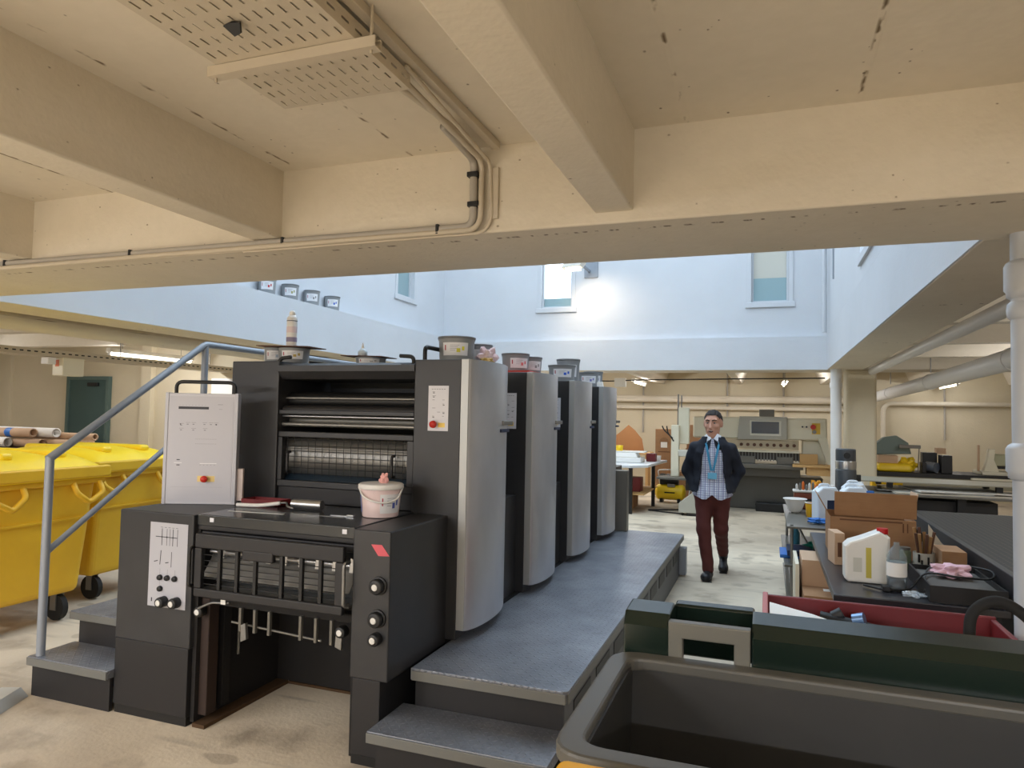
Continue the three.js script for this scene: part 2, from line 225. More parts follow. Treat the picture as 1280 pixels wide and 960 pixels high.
// dark green door in the left wall
const dr = new THREE.Group(); dr.name = 'door_1'; dr.position.set(-11.14, 0, -9); dr.userData = { kind: 'structure', label: 'dark green door in the cream wall beyond the yellow bins', category: 'door' }; scene.add(dr);
P(dr, 'door_leaf', bx(-0.44, 0.44, 0.01, 2.13, 0.0, 0.045, 0.004), M.teal); P(dr, 'door_frame', join(bx(-0.5, -0.44, 0, 2.19, 0, 0.07), bx(0.44, 0.5, 0, 2.19, 0, 0.07), bx(-0.44, 0.44, 2.13, 2.19, 0, 0.07)), std(0x566a64, 0.6)); P(dr, 'door_closer', bx(0.02, 0.26, 2.02, 2.08, 0.045, 0.09, 0.006), M.black);
structure('trim_3', bx(-13.25, -13.1, 0, CE, -9.02, -8.94), M.wall, 'cream vertical cover strip on the wall left of the green door');
structure('trim_4', bx(-9.88, -9.66, 0, CE, -9.02, -8.9), M.wall, 'cream boxed riser on the wall right of the green door');
structure('column', bx(1.19, 1.64, 0, SO + 0.02, -12.95, -12.5, 0.05), M.wall, 'cream concrete column at the far corner of the light well');
// ---------------------------------------------------------------- lamps
function tubeLamp(x, y, z, len, along, label, drop, power = 1, side = 1) {
  const t = thing('fluorescent_lamp', label, 'lamp', [x, y, z], 'fluorescent batten lamps', along === 'z' ? Math.PI / 2 : 0), h = len / 2;
  P(t, 'housing', ext([[-0.05, 0], [0.05, 0], [0.035, 0.06], [-0.035, 0.06]], len).rotateY(Math.PI / 2).translate(-h, 0, 0), M.lampBody);
  for (const s of [-1, 1]) P(t, 'lamp_holder', bx(s * (h - 0.02) - 0.012, s * (h - 0.02) + 0.012, -0.05, 0.0, -0.018, 0.018, 0.004), M.whitePl);
  P(t, 'tube', rod([-h + 0.03, -0.03, 0], [h - 0.03, -0.03, 0], 0.0145, 10), M.tube);
  if (drop > 0.07) for (const s of [-1, 1]) P(t, 'hanger', rod([s * h * 0.7, 0.05, 0], [s * h * 0.7, drop, 0], 0.004, 6), M.steelDull);
  for (const a of [-1.5708, 0.05, 3.19]) { const l = new THREE.RectAreaLight(0xf6f8ff, LAMP * power * (a < 0 ? 1 : side), len - 0.06, 0.03); l.rotation.order = 'YXZ'; if (a < 0) { l.position.y = -0.05; l.rotation.x = a; } else { const s = a < 1 ? 1 : -1; l.position.set(0, -0.03, -s * 0.018); l.rotation.y = s > 0 ? 0 : Math.PI; l.rotation.x = 0; } l.castShadow = true; l.name = 'tube_light'; t.add(l); }   // down and to both sides, as a bare tube shines
}
tubeLamp(-8.55, 2.42, -7.9, 1.5, 'z', 'lit fluorescent batten in the ceiling above the yellow bins', 0.5);
tubeLamp(-11.6, 2.42, -6.2, 1.5, 'z', 'lit fluorescent batten in front of the green door', 0.5);
tubeLamp(-10.3, 2.4, -3.9, 1.5, 'z', 'lit fluorescent batten over the cardboard tubes', 0.5);
tubeLamp(-2.68, 2.44, -15.6, 1.5, 'z', 'lit fluorescent batten under the rib above the compressor', 0.35, 1.5, 0.65);
tubeLamp(0.33, 2.44, -15.6, 1.5, 'z', 'lit fluorescent batten above the paper cutter', 0.35, 1.5, 0.65);
tubeLamp(-4.6, 2.42, -14.6, 1.5, 'z', 'lit fluorescent batten over the rear hall behind the printing towers', 0.35, 1.5, 0.65);
tubeLamp(3.45, 2.44, -16.4, 1.5, 'z', 'lit fluorescent batten beyond the big ventilation duct', 0.35, 0.45);
tubeLamp(3.4, 2.4, -9.9, 1.5, 'x', 'fluorescent batten over the far work tables', 0.5, 0.7);
tubeLamp(3.4, 2.4, -6.0, 1.5, 'x', 'fluorescent batten over the perforated table', 0.5);
for (const x of [-5.4, -2.9, 1.6]) { tubeLamp(x, 2.3, -0.25, 1.5, 'x', 'fluorescent batten above the photographer', 0.6, x < -5 ? 4.2 : 1.0, 0.1); tubeLamp(x, 2.3, 2.6, 1.5, 'x', 'fluorescent batten behind the photographer', 0.6, 11, 0.1); }
// floodlight on the far wall of the light well
const fl = thing('floodlight', 'grey floodlight on a wall bracket beside the glaring window', 'floodlight', [-3.12, 4.36, -12.25]);
P(fl, 'bracket', join(bx(-0.1, 0.16, -0.12, 0.2, -0.4, -0.38, 0.004), bx(-0.02, 0.02, -0.02, 0.02, -0.38, 0.22)), M.greyPaint);
P(fl, 'head', ext([[-0.14, 0.06], [0.14, 0.1], [0.17, 0.02], [0.12, -0.05], [-0.2, -0.08]], 0.22, { bevel: 0.008 }).translate(-0.1, 0, 0.2), M.lampBody);
P(fl, 'lens', bx(-0.25, -0.01, -0.108, -0.09, 0.22, 0.4), M.tube, 'bright lens');
{ const s = new THREE.SpotLight(0xffe6c4, 5, 0, 1.2, 1, 2); s.position.set(-0.1, -0.14, 0.32); s.target.position.set(0.35, -1.35, -0.4); s.castShadow = true; s.shadow.radius = 5; fl.add(s, s.target); }
// ================================================================ THE PRINTING PRESS
const press = thing('printing_press', 'long dark grey four-tower offset printing press in the middle of the hall', 'printing press', [-2.5, 0, -5.4]);
// --- delivery end: two pedestals, table, guard, pile space
const pl = W(press, 'pedestal', bx(-3.36, -2.84, 0.4, 1.1, -3.56, -2.93, 0.008), M.dark, 'wide dark pedestal with the white dial plate');
W(pl, 'plinth', bx(-3.36, -2.85, 0.045, 0.4, -3.55, -2.934, 0.004), M.darker);
W(pl, 'kick_strip', bx(-3.35, -2.85, 0, 0.045, -3.54, -2.937), M.black);
const pr = W(press, 'pedestal', bx(-1.865, -1.66, 0.4, 1.1, -3.56, -2.93, 0.008), M.dark, 'narrow dark pedestal with three knobs');
W(pr, 'plinth', bx(-1.85, -1.7, 0.045, 0.4, -3.55, -2.934, 0.004), M.darker);
W(pr, 'kick_strip', bx(-1.85, -1.7, 0, 0.045, -3.54, -2.94), M.black);
W(pr, 'sticker', ext([[-1.764, 1.034], [-1.707, 1.036], [-1.665, 0.986], [-1.724, 0.983]], 0.0015).translate(0, 0, -2.93), std(0xcf5560, 0.5), 'slanted pink-red sticker');
function capKnob(parent, x, y, z, r, collar) {
  if (collar) W(parent, 'knob_collar', lathe([[0, 0], [r * 1.2, 0], [r * 1.15, 0.012], [0, 0.012]], 0, 0, 0, 24).rotateX(Math.PI / 2).translate(x, y, z), M.black);
  const k = W(parent, 'knob', lathe([[0, 0], [r, 0], [r, 0.035], [r * 0.85, 0.045], [0, 0.045]], 0, 0, 0, 20).rotateX(Math.PI / 2).translate(x, y, z), M.black);
  return k;
}
const capGeo = (x, y, z, r) => lathe([[0, 0], [r, 0], [r * 0.8, 0.005], [0, 0.005]], 0, 0, 0, 16).rotateX(Math.PI / 2).translate(x, y, z);
for (const [x, y, r, c] of [[-1.715, 0.845, 0.036, 1], [-1.717, 0.692, 0.036, 1], [-1.72, 0.6, 0.03, 0]]) { capKnob(pr, x, y, -2.93, r, c); W(pr, 'knob_cap', capGeo(x, y, -2.886, 0.017), M.cap, 'white knob cap'); }
// white dial plate with its diagram, buttons and knobs
const dial = print(0.26, 0.447, (c, w, h) => {
  c.fillStyle = '#b0b0b6'; c.fillRect(0, 0, w, h); c.strokeStyle = c.fillStyle = '#26262c'; c.lineWidth = 5;
  const L = (a, b, d, e, q = 5) => { c.lineWidth = q; c.beginPath(); c.moveTo(a * w, b * h); c.lineTo(d * w, e * h); c.stroke(); };
  for (const [x, q] of [[0.32, 8], [0.45, 5], [0.53, 5], [0.61, 8], [0.73, 6]]) L(x, 0.07, x, 0.27, q);
  L(0.15, 0.17, 0.72, 0.17, 7); for (const x of [0.32, 0.45, 0.61]) { c.beginPath(); c.arc(x * w, 0.17 * h, 9, 0, 7); c.fill(); }
  L(0.31, 0.33, 0.29, 0.5, 9); L(0.59, 0.34, 0.59, 0.52, 7); L(0.13, 0.47, 0.23, 0.455, 8); L(0.43, 0.475, 0.52, 0.465, 8);
  c.lineWidth = 2; for (let i = 0; i < 5; i++) L(0.28 + i * 0.1, 0.055, 0.34 + i * 0.1, 0.055, 3); L(0.3, 0.55, 0.3, 0.62, 2); L(0.5, 0.55, 0.5, 0.62, 2); L(0.7, 0.55, 0.7, 0.62, 2); L(0.3, 0.66, 0.3, 0.75, 2);
  c.fillRect(0.09 * w, 0.9 * h, 0.03 * w, 0.045 * h);
}, 480);
const dp = W(pl, 'dial_plate', sheet(0.26, 0.447).translate(-3.005, 0.823, -2.9285), dial, 'white plate with line diagrams');
for (const [x, y] of [[-3.051, 0.756], [-3.001, 0.757], [-2.949, 0.757], [-3.047, 0.697]]) W(pl, 'push_button', lathe([[0, 0], [0.015, 0], [0.015, 0.01], [0.012, 0.016], [0, 0.016]], 0, 0, 0, 16).rotateX(Math.PI / 2).translate(x, y, -2.928), M.black);
for (const [x, y] of [[-3.016, 0.633], [-2.929, 0.636]]) { capKnob(pl, x, y, -2.928, 0.028, 0); W(pl, 'knob_cap', capGeo(x, y, -2.884, 0.017), M.cap, 'white knob cap'); }
W(pl, 'side_knob', rod([-3.36, 0.74, -2.99], [-3.4, 0.74, -2.99], 0.02, 14), M.cap);
// table between the pedestals
W(press, 'delivery_table', bx(-2.838, -1.867, 1.045, 1.104, -3.55, -2.95, 0.006), std(0x3a3c3d, 0.22, 0.3), 'glossy dark table top between the pedestals');
for (const x of [-2.25, -2.62]) W(press, 'table_slot', bx(x - 0.16, x + 0.16, 1.1035, 1.1052, -3.2, -3.185), M.steelDull);
for (const [y, z] of [[1.02, -2.955], [0.975, -2.968]]) W(press, 'front_lip', bx(-2.835, -1.87, y, y + 0.04, z - 0.05, z, 0.008), M.darker);
for (const x of [-2.737, -1.925]) W(press, 'name_tag', bx(x - 0.013, x + 0.013, 1.068, 1.09, -2.951, -2.946), M.panel, 'small white tag');
// guard grille: frame, uprights, wires
const gf = 0.045, gx0 = -2.795, gx1 = -1.895, gy0 = 0.69, gy1 = 1.015, gz = -2.925;
const guard = new THREE.Group(); guard.name = 'delivery_guard'; guard.position.set(0, 0, 0); press.add(guard);
W(guard, 'guard_frame', join(bx(gx0, gx1, gy1 - 0.075, gy1, gz, gz + 0.03, 0.008), bx(gx0, gx1, gy0, gy0 + gf, gz, gz + 0.03, 0.008), bx(gx0, gx0 + gf, gy0 + gf, gy1 - 0.075, gz, gz + 0.03, 0.006), bx(gx1 - gf, gx1, gy0 + gf, gy1 - 0.075, gz, gz + 0.03, 0.006)), M.darker);
W(guard, 'guard_boss', bx(-2.49, -2.3, 0.9, gy1 - 0.06, gz, gz + 0.034, 0.01), M.darker);
for (const x of [-2.642, -2.531, -2.417, -2.257, -2.14, -2.029]) W(guard, 'guard_upright', bx(x - 0.01, x + 0.01, gy0 + gf - 0.01, gy1 - 0.06, gz + 0.002, gz + 0.022, 0.003), M.black);
for (let i = 0; i < 6; i++) W(guard, 'guard_wire', rod([gx0 + 0.03, 0.755 + i * 0.03, gz + 0.008], [gx1 - 0.03, 0.755 + i * 0.03, gz + 0.008], 0.0025, 6), M.black);
// behind the guard: printed sheets and gripper gear
W(press, 'delivery_drum', rod([-2.81, 0.83, -3.16], [-1.89, 0.83, -3.16], 0.13, 28), M.steel, 'bright delivery drum');
W(press, 'sheet_guide', bx(-2.8, -1.9, 0.71, 0.72, -3.2, -2.96), M.steelDull); W(press, 'sheet_guide', ext([[-2.96, 0.78], [-3.05, 0.90], [-3.053, 0.897], [-2.963, 0.777]], 0.9).rotateY(-Math.PI / 2).translate(-1.9, 0, 0).scale(1, 1, 1), M.steelDull);
for (let i = 0; i < 9; i++) { const x = -2.72 + i * 0.1; W(press, 'gripper', ext([[-0.012, 0], [0.012, 0], [0.02, 0.06], [-0.004, 0.07]], 0.09, { bevel: 0.002 }).translate(x, 0.87, -3.1), M.steel); }
W(press, 'gripper_bar', rod([-2.8, 0.9, -3.02], [-1.9, 0.9, -3.02], 0.012, 10), M.steel);
for (const [x, s] of [[-1.882, 1], [-2.815, -1]]) W(press, 'guard_handle', pipe([[x, 0.94, -2.93], [x, 0.94, -2.885], [x, 0.74, -2.885], [x, 0.74, -2.93]], 0.009, 8, 0.02), s > 0 ? M.steelDull : M.black);
// under the guard: brackets, rods, knobs
W(press, 'cross_rail', bx(-2.8, -1.88, 0.63, 0.675, -3.05, -2.99, 0.006), M.soot);
for (const x of [-2.55, -2.46, -2.37, -2.18, -2.09, -2.0]) W(press, 'stop_finger', bx(x - 0.008, x + 0.008, 0.52, 0.64, -2.985, -2.965, 0.003), M.machGrey);
W(press, 'tie_rod', rod([-2.62, 0.555, -2.99], [-2.06, 0.53, -2.98], 0.006, 8), M.machGrey);
W(press, 'lever', pipe([[-2.79, 0.62, -2.93], [-2.7, 0.66, -2.93], [-2.6, 0.665, -2.94]], 0.006, 6, 0.02), M.steelDull);
W(press, 'cam_lever', ext([[0, 0], [0.03, 0.015], [0.022, 0.09], [0.0, 0.08]], 0.015, { bevel: 0.003 }).translate(-2.52, 0.48, -2.96), M.steelDull); W(press, 'cam_lever', ext([[0, 0], [0.03, -0.01], [0.034, 0.07], [0.005, 0.08]], 0.015, { bevel: 0.003 }).translate(-1.95, 0.53, -2.95), M.steelDull);
for (const x of [-2.793, -1.925]) { capKnob(press, x, 0.6, -2.97, 0.028, 0); W(press, 'knob_cap', capGeo(x, 0.6, -2.926, 0.017), M.cap, 'white knob cap'); }
W(press, 'yellowed_tag', bx(-2.637, -2.607, 0.66, 0.69, -2.924, -2.921), M.cap);
// pile space: inner walls, lift rails and wooden runners
W(press, 'pile_wall', bx(-2.845, -2.82, 0.02, 1.04, -3.63, -2.96), M.soot); W(press, 'pile_wall', bx(-1.875, -1.86, 0.02, 1.04, -3.63, -2.96), M.soot);
W(press, 'pile_back', bx(-2.84, -1.86, 0.02, 1.04, -3.68, -3.63), M.soot);
W(press, 'lift_rail', bx(-2.82, -2.765, 0.05, 0.66, -3.06, -2.985, 0.006), std(0x2c1d15, 0.7)); W(press, 'lift_rail', bx(-2.82, -2.785, 0.05, 0.66, -3.18, -3.12, 0.004), M.soot); W(press, 'lift_chain', rod([-2.77, 0.3, -3.22], [-2.77, 0.62, -3.22], 0.008, 8), M.machGrey);
W(press, 'wooden_runner', bx(-2.82, -2.74, 0, 0.02, -3.63, -2.95), std(0x4a3319, 0.8), 'oil stained wooden runner on the floor'); W(press, 'wooden_runner', bx(-2.74, -1.87, 0, 0.015, -3.66, -3.63), std(0x4a3319, 0.8));
// --- four printing units
const panelPrint = (k) => print(0.125, 0.253, (c, w, h) => {
  c.fillStyle = '#dcdce2'; c.fillRect(0, 0, w, h); c.fillStyle = '#6a6a74'; let s = 7 + k * 3; const q = () => (s = (s * 73 + 41) % 101) / 101;
  for (let i = 0; i < 6; i++) c.fillRect((0.16 + i * 0.12) * w, 0.07 * h, 0.08 * w, 4);
  for (let j = 0; j < 7; j++) for (let i = 0; i < 3; i++) if (q() > 0.3) { const x = (0.2 + i * 0.25) * w, y = (0.13 + j * 0.09) * h; c.fillRect(x, y, w * (0.08 + q() * 0.1), 3); if (q() > 0.5) c.fillRect(x + 4, y + 8, w * 0.09, h * 0.02); }
  c.fillStyle = '#eccb62'; c.fillRect(0.5 * w, 0.82 * h, 0.34 * w, 0.1 * h);
}, 200);
const plan = (z0) => [[-1.597, z0], [-1.553, z0], [-1.535, z0 - 0.02], [-1.513, z0 - 0.08], [-1.5, z0 - 0.18], [-1.496, z0 - 0.3], [-1.505, z0 - 0.43], [-1.53, z0 - 0.55], [-1.562, z0 - 0.64], [-1.597, z0 - 0.67]];
function coverGeo(z0) {                            // curved sheet door standing proud of the tower: outline in plan, pulled up
  const s = new THREE.Shape(); const p = plan(z0); s.moveTo(p[1][0], -p[1][1]); s.splineThru(p.slice(2).map(([x, z]) => new THREE.Vector2(x, -z))); s.lineTo(-1.597, -z0); s.lineTo(p[1][0], -p[1][1]);
  return tri(new THREE.ExtrudeGeometry(s, { depth: 1.483, bevelEnabled: false, curveSegments: 24 }).rotateX(-Math.PI / 2).translate(0, 0.482, 0));
}
for (let k = 0; k < 4; k++) {
  const z0 = -3.55 - 1.127 * k, u = new THREE.Group(); u.name = 'printing_unit'; u.position.set(0.28, 0, z0 - 0.35 + 5.4); u.userData.label = ['printing tower next to the delivery table', 'second printing tower from the delivery table', 'third printing tower from the delivery table', 'printing tower at the far end of the press'][k]; press.add(u);
  W(u, 'tower', bx(-1.886, -1.597, 0.425, 1.965, z0 - 0.68, z0, 0.006), M.dark, 'dark tower on the platform side');
  W(u, 'tower', bx(-3.18, -2.822, 0.425, 1.965, z0 - 0.68, z0, 0.006), M.dark, 'dark tower on the far side');
  W(u, 'curved_door', coverGeo(z0 - 0.001), M.cover, 'curved silver-grey door');
  W(u, 'door_edge', bx(-1.596, -1.55, 0.482, 1.966, z0 - 0.012, z0 + 0.004, 0.003), M.coverEdge, 'pale door edge');
  W(u, 'latch_plate', bx(-1.54, -1.489, 1.598, 1.625, z0 - 0.56, z0 - 0.4, 0.004), M.steelDull);
  W(u, 'maker_badge', bx(-1.52, -1.49, 1.555, 1.575, z0 - 0.5, z0 - 0.36, 0.003), M.navy, 'small dark blue badge');
  if (k < 3) { W(u, 'panel_plate', sheet(0.125, 0.253).translate(-1.7325, 1.69, z0 + 0.0015), panelPrint(k), 'white key panel');
    W(u, 'stop_button', lathe([[0, 0], [0.012, 0], [0.012, 0.015], [0.021, 0.018], [0.019, 0.032], [0, 0.034]], 0, 0, 0, 18).rotateX(Math.PI / 2).translate(-1.752, 1.6, z0 + 0.002), M.red, 'red mushroom stop button'); }
  W(u, 'unit_body', bx(-2.83, -1.88, 0.425, k ? 1.9 : 1.1, z0 - 1.0, z0 - (k ? 0.02 : 0.3)), M.darker);
  W(u, 'link_body', bx(-3.15, -1.66, 0.425, 1.1, z0 - 1.127, z0 - 0.67, 0.006), M.dark);
}
// --- open front of the first unit between its towers
const u1z = -3.55;
W(press, 'unit_back', bx(-2.825, -1.884, 1.1, 1.9, u1z - 0.67, u1z - 0.55), M.black);
W(press, 'hood', ext([[u1z + 0.01, 1.935], [u1z + 0.01, 1.90], [u1z - 0.03, 1.855], [u1z - 0.5, 1.855], [u1z - 0.5, 1.95], [u1z - 0.02, 1.95]].map(([z, y]) => [-z, y]), 0.938).rotateY(Math.PI / 2).translate(-2.823, 0, 0), M.dark, 'dark hood over the ink rollers');
for (const [y, z, r, m] of [[1.73, -3.7, 0.05, M.black], [1.74, -3.63, 0.008, M.steelDull], [1.665, -3.62, 0.03, M.darker], [1.628, -3.6, 0.007, M.steel], [1.578, -3.6, 0.012, M.steelDull], [1.6, -3.7, 0.04, M.machGrey], [1.38, -3.73, 0.13, M.steelDull], [1.435, -3.615, 0.007, M.steelDull]]) W(press, 'roller', rod([-2.82, y, z], [-1.89, y, z], r, 20), m);
W(press, 'front_bar', bx(-2.82, -1.89, 1.64, 1.665, -3.58, -3.56, 0.004), M.dark); W(press, 'front_bar', bx(-2.82, -1.89, 1.5, 1.535, -3.58, -3.56, 0.006), M.dark); W(press, 'front_bar', bx(-2.82, -1.89, 1.2, 1.24, -3.585, -3.56, 0.006), M.dark);
W(press, 'front_skirt', bx(-2.822, -1.888, 1.104, 1.2, -3.6, -3.575, 0.004), M.darker);
W(press, 'wash_tray', ext([[3.6, 1.24], [3.75, 1.33], [3.755, 1.325], [3.605, 1.235]], 0.91).rotateY(Math.PI / 2).translate(-2.81, 0, 0), std(0x263746, 0.4, 0.3), 'blue-grey tray');
for (let i = 0; i < 18; i++) W(press, 'guard_wire', rod([-2.77 + i * 0.05, 1.27, -3.595], [-2.77 + i * 0.05, 1.505, -3.59], 0.002, 5), M.black);
for (let i = 0; i < 7; i++) W(press, 'guard_wire', rod([-2.81, 1.28 + i * 0.034, -3.592], [-1.9, 1.28 + i * 0.034, -3.592], 0.002, 5), M.black);
for (const x of [-2.74, -2.02]) W(press, 'guard_handle', pipe([[x, 1.41, -3.58], [x, 1.41, -3.55], [x, 1.29, -3.55], [x, 1.29, -3.58]], 0.009, 8, 0.02), M.darker);
W(press, 'side_bracket', bx(-1.93, -1.888, 1.24, 1.5, -3.6, -3.56, 0.004), M.dark); W(press, 'side_bracket', bx(-2.82, -2.79, 1.24, 1.5, -3.6, -3.56, 0.004), M.dark);
W(press, 'grab_rail', pipe([[-2.84, 1.9, -3.56], [-2.84, 1.985, -3.58], [-2.76, 1.99, -3.58]], 0.012, 8, 0.03), M.black); W(press, 'grab_rail', pipe([[-1.9, 1.9, -3.56], [-1.91, 1.985, -3.58], [-2.0, 1.99, -3.58]], 0.012, 8, 0.03), M.black);
W(press, 'grab_rail', pipe([[-1.86, 1.95, -3.62], [-1.86, 2.045, -3.62], [-1.86, 2.045, -4.0], [-1.86, 1.95, -4.0]], 0.013, 8, 0.03), M.black);
// feeder end beyond the last tower
W(press, 'feeder_body', bx(-3.15, -1.66, 0.0, 1.08, -8.5, -7.75, 0.01), M.dark); W(press, 'feeder_cabinet', bx(-1.66, -1.43, 0.425, 1.08, -7.74, -7.62, 0.008), M.machGrey, 'grey cabinet at the feeder end');
W(press, 'base', bx(-3.3, -1.63, 0, 0.425, -7.75, -3.68), M.darker);
// ---------------------------------------------------------------- platforms with steps
const plat = thing('access_platform', 'grey chequer-plate platform with one step along the silver tower doors', 'platform', [-1.24, 0, -5.4]);
W(plat, 'deck', ext([[-1.622, -7.75], [-0.86, -7.75], [-0.84, -7.73], [-0.84, -3.12], [-0.86, -3.1], [-1.622, -3.1]].map(([x, z]) => [x, -z]), 0.05, { bevel: 0.003 }).rotateX(-Math.PI / 2).translate(0, 0.37, 0), M.plate, 'chequer plate deck');
W(plat, 'deck_edge', join(bx(-1.62, -0.845, 0.366, 0.412, -3.1, -3.092, 0.003), bx(-0.842, -0.834, 0.366, 0.412, -7.73, -3.11, 0.003)), M.plateEdge);
W(plat, 'riser', bx(-1.625, -0.87, 0, 0.37, -3.17, -3.15), M.darker);
W(plat, 'side_panel', bx(-0.9, -0.87, 0, 0.37, -7.72, -3.17), std(0x55565a, 0.5, 0.2));
for (let i = 0; i < 9; i++) { const z = -3.5 - i * 0.47; W(plat, 'vent_slot', bx(-0.872, -0.866, 0.2, 0.3, z - 0.17, z + 0.17, 0.003), M.black); }
W(plat, 'step_tread', bx(-1.69, -0.84, 0.18, 0.228, -3.15, -2.81, 0.004), M.plate, 'chequer plate step'); W(plat, 'step_edge', bx(-1.69, -0.84, 0.178, 0.222, -2.811, -2.803, 0.003), M.plateEdge);
W(plat, 'step_riser', bx(-1.67, -0.87, 0, 0.18, -2.9, -2.86), M.darker); W(plat, 'outrigger', bx(-0.87, -0.8, 0.02, 0.3, -7.72, -7.6, 0.006), M.greyPaint);
const platL = thing('access_platform', 'pale chequer-plate steps beside the yellow bins with a handrail post', 'platform', [-3.68, 0, -4.6]);
W(platL, 'deck', bx(-3.98, -3.37, 0.375, 0.42, -7.5, -3.15, 0.004), M.plate); W(platL, 'deck_edge', bx(-3.98, -3.37, 0.372, 0.415, -3.151, -3.143, 0.003), M.plateEdge);
W(platL, 'step_tread', bx(-3.98, -3.365, 0.18, 0.226, -3.19, -2.895, 0.004), M.plate); W(platL, 'step_edge', bx(-3.98, -3.365, 0.178, 0.222, -2.896, -2.888, 0.003), M.plateEdge);
W(platL, 'riser', bx(-3.95, -3.37, 0, 0.375, -3.21, -3.19), M.darker); W(platL, 'step_riser', bx(-3.97, -3.37, 0, 0.18, -2.94, -2.92), M.darker); W(platL, 'side_panel', bx(-3.96, -3.93, 0, 0.375, -7.45, -3.21), M.darker);
const rail = thing('handrail', 'grey tubular handrail rising beside the pale steps', 'handrail', [-3.93, 0.226, -2.935]);
{ const x = -3.93; W(rail, 'post', rod([x, 0.226, -2.935], [x, 1.365, -2.935], 0.024, 14), M.greyPaint); W(rail, 'post', rod([x, 0.42, -4.1], [x, 2.14, -4.1], 0.024, 14), M.greyPaint);
  W(rail, 'top_rail', pipe([[x, 1.35, -2.925], [x, 2.14, -4.1], [x, 2.14, -7.2]], 0.024, 12, 0.03), M.greyPaint); W(rail, 'middle_rail', rod([x, 0.815, -2.945], [x, 1.61, -4.1], 0.018, 12), M.greyPaint); W(rail, 'post', rod([x, 0.42, -7.18], [x, 2.14, -7.18], 0.024, 14), M.greyPaint); }
// ---------------------------------------------------------------- operator console standing on the left pedestal
const con = thing('control_console', 'upright light grey control console with a black handle on top', 'control panel', [-3.14, 1.1, -3.267], undefined, 0.415);
P(con, 'console_body', bx(-0.208, 0.208, 0, 0.652, -0.05, 0.0, 0.006), M.console);
for (const x of [-0.21, 0.19]) P(con, 'console_flange', bx(x, x + 0.02, 0, 0.655, -0.052, 0.004, 0.003), std(0xb9bac2, 0.4));
P(con, 'key_field', sheet(0.37, 0.62).translate(0, 0.325, 0.0016), print(0.37, 0.62, (c, w, h) => {
  c.fillStyle = '#bfbfc7'; c.fillRect(0, 0, w, h); c.fillStyle = '#2b2b33'; c.fillRect(0.14 * w, 0.10 * h, 0.47 * w, 0.024 * h);
  c.fillStyle = '#80808a'; for (let i = 0; i < 9; i++) c.fillRect((0.15 + i * 0.05) * w, 0.085 * h, 8, 3); c.fillRect(0.75 * w, 0.075 * h, 0.08 * w, 4); c.fillRect(0.77 * w, 0.12 * h, 0.05 * w, 3);
  for (const [x, y] of [[0.16, 0.26], [0.26, 0.25], [0.35, 0.25], [0.16, 0.305], [0.35, 0.305], [0.52, 0.25], [0.62, 0.25], [0.7, 0.25], [0.53, 0.305]]) { c.fillRect(x * w, y * h, 0.07 * w, 3); c.fillRect((x + 0.015) * w, (y + 0.014) * h, 0.03 * w, 8); }
  c.fillStyle = '#33333a'; c.beginPath(); c.arc(0.735 * w, 0.268 * h, 7, 0, 7); c.arc(0.18 * w, 0.268 * h, 6, 0, 7); c.fill();
  c.fillStyle = '#90909a'; for (let j = 0; j < 2; j++) for (let i = 0; i < 12; i++) c.fillRect((0.42 + i * 0.028) * w, (0.405 + j * 0.045) * h, 10, 4);
  c.fillStyle = '#3a3a42'; c.fillRect(0.14 * w, 0.6 * h, 0.05 * w, 9); c.fillRect(0.14 * w, 0.65 * h, 0.05 * w, 9); c.fillStyle = '#f3f3f5'; c.fillRect(0.1 * w, 0.63 * h, 0.12 * w, 5); c.fillRect(0.5 * w, 0.635 * h, 0.26 * w, 5);
  c.fillStyle = '#8a8a92'; for (let i = 0; i < 5; i++) c.fillRect((0.5 + i * 0.055) * w, 0.65 * h, 10, 4);
  c.fillStyle = '#e9cf86'; c.fillRect(0.47 * w, 0.755 * h, 0.27 * w, 0.055 * h); c.fillStyle = '#a5a5ae'; c.fillRect(0.06 * w, 0.86 * h, 0.8 * w, 2);
}, 640), 'printed key field');
P(con, 'stop_button', lathe([[0, 0], [0.012, 0], [0.012, 0.014], [0.02, 0.018], [0.018, 0.032], [0, 0.034]], 0, 0, 0, 18).rotateX(Math.PI / 2).translate(0.035, 0.15, 0.002), M.red, 'red mushroom stop button');
P(con, 'carry_handle', pipe([[-0.16, 0.645, -0.025], [-0.16, 0.72, -0.025], [0.18, 0.72, -0.025], [0.18, 0.645, -0.025]], 0.011, 10, 0.04), M.black);
P(con, 'side_bracket', bx(0.21, 0.245, 0.02, 0.21, -0.05, -0.02, 0.004), std(0xd8c9c4, 0.5));
// ================================================================ SERVICES UNDER THE CEILING
// perforated cable tray hung under the near slab
const tray = thing('cable_tray', 'wide cream perforated cable tray hung under the near slab', 'cable tray', [-1.455, 2.8, -0.8]);
{ const holes = []; for (let r = 0; r < 14; r++) for (let c = 0; c < 12; c++) { const x = -1.69 + c * 0.0435, z = -2.105 + r * 0.073; holes.push([[x - 0.0035, -z - 0.02], [x + 0.0035, -z - 0.02], [x + 0.0035, -z + 0.02], [x - 0.0035, -z + 0.02]]); }
  W(tray, 'tray_floor', ext(rectPts(-1.72, -1.19, -1.0, 2.145), 0.002, { holes }).rotateX(-Math.PI / 2).translate(0, 2.8, 0), M.conduit, 'slotted floor of the tray');
  const sh = []; for (let r = 0; r < 14; r++) { const z = -2.105 + r * 0.073; sh.push([[-z - 0.02, 2.825], [-z + 0.02, 2.825], [-z + 0.02, 2.833], [-z - 0.02, 2.833]]); }
  for (const x of [-1.72, -1.19]) W(tray, 'tray_side', ext(rectPts(-1, 2.145, 2.8, 2.86), 0.002, { holes: sh }).rotateY(Math.PI / 2).translate(x, 0, 0), M.conduit); }
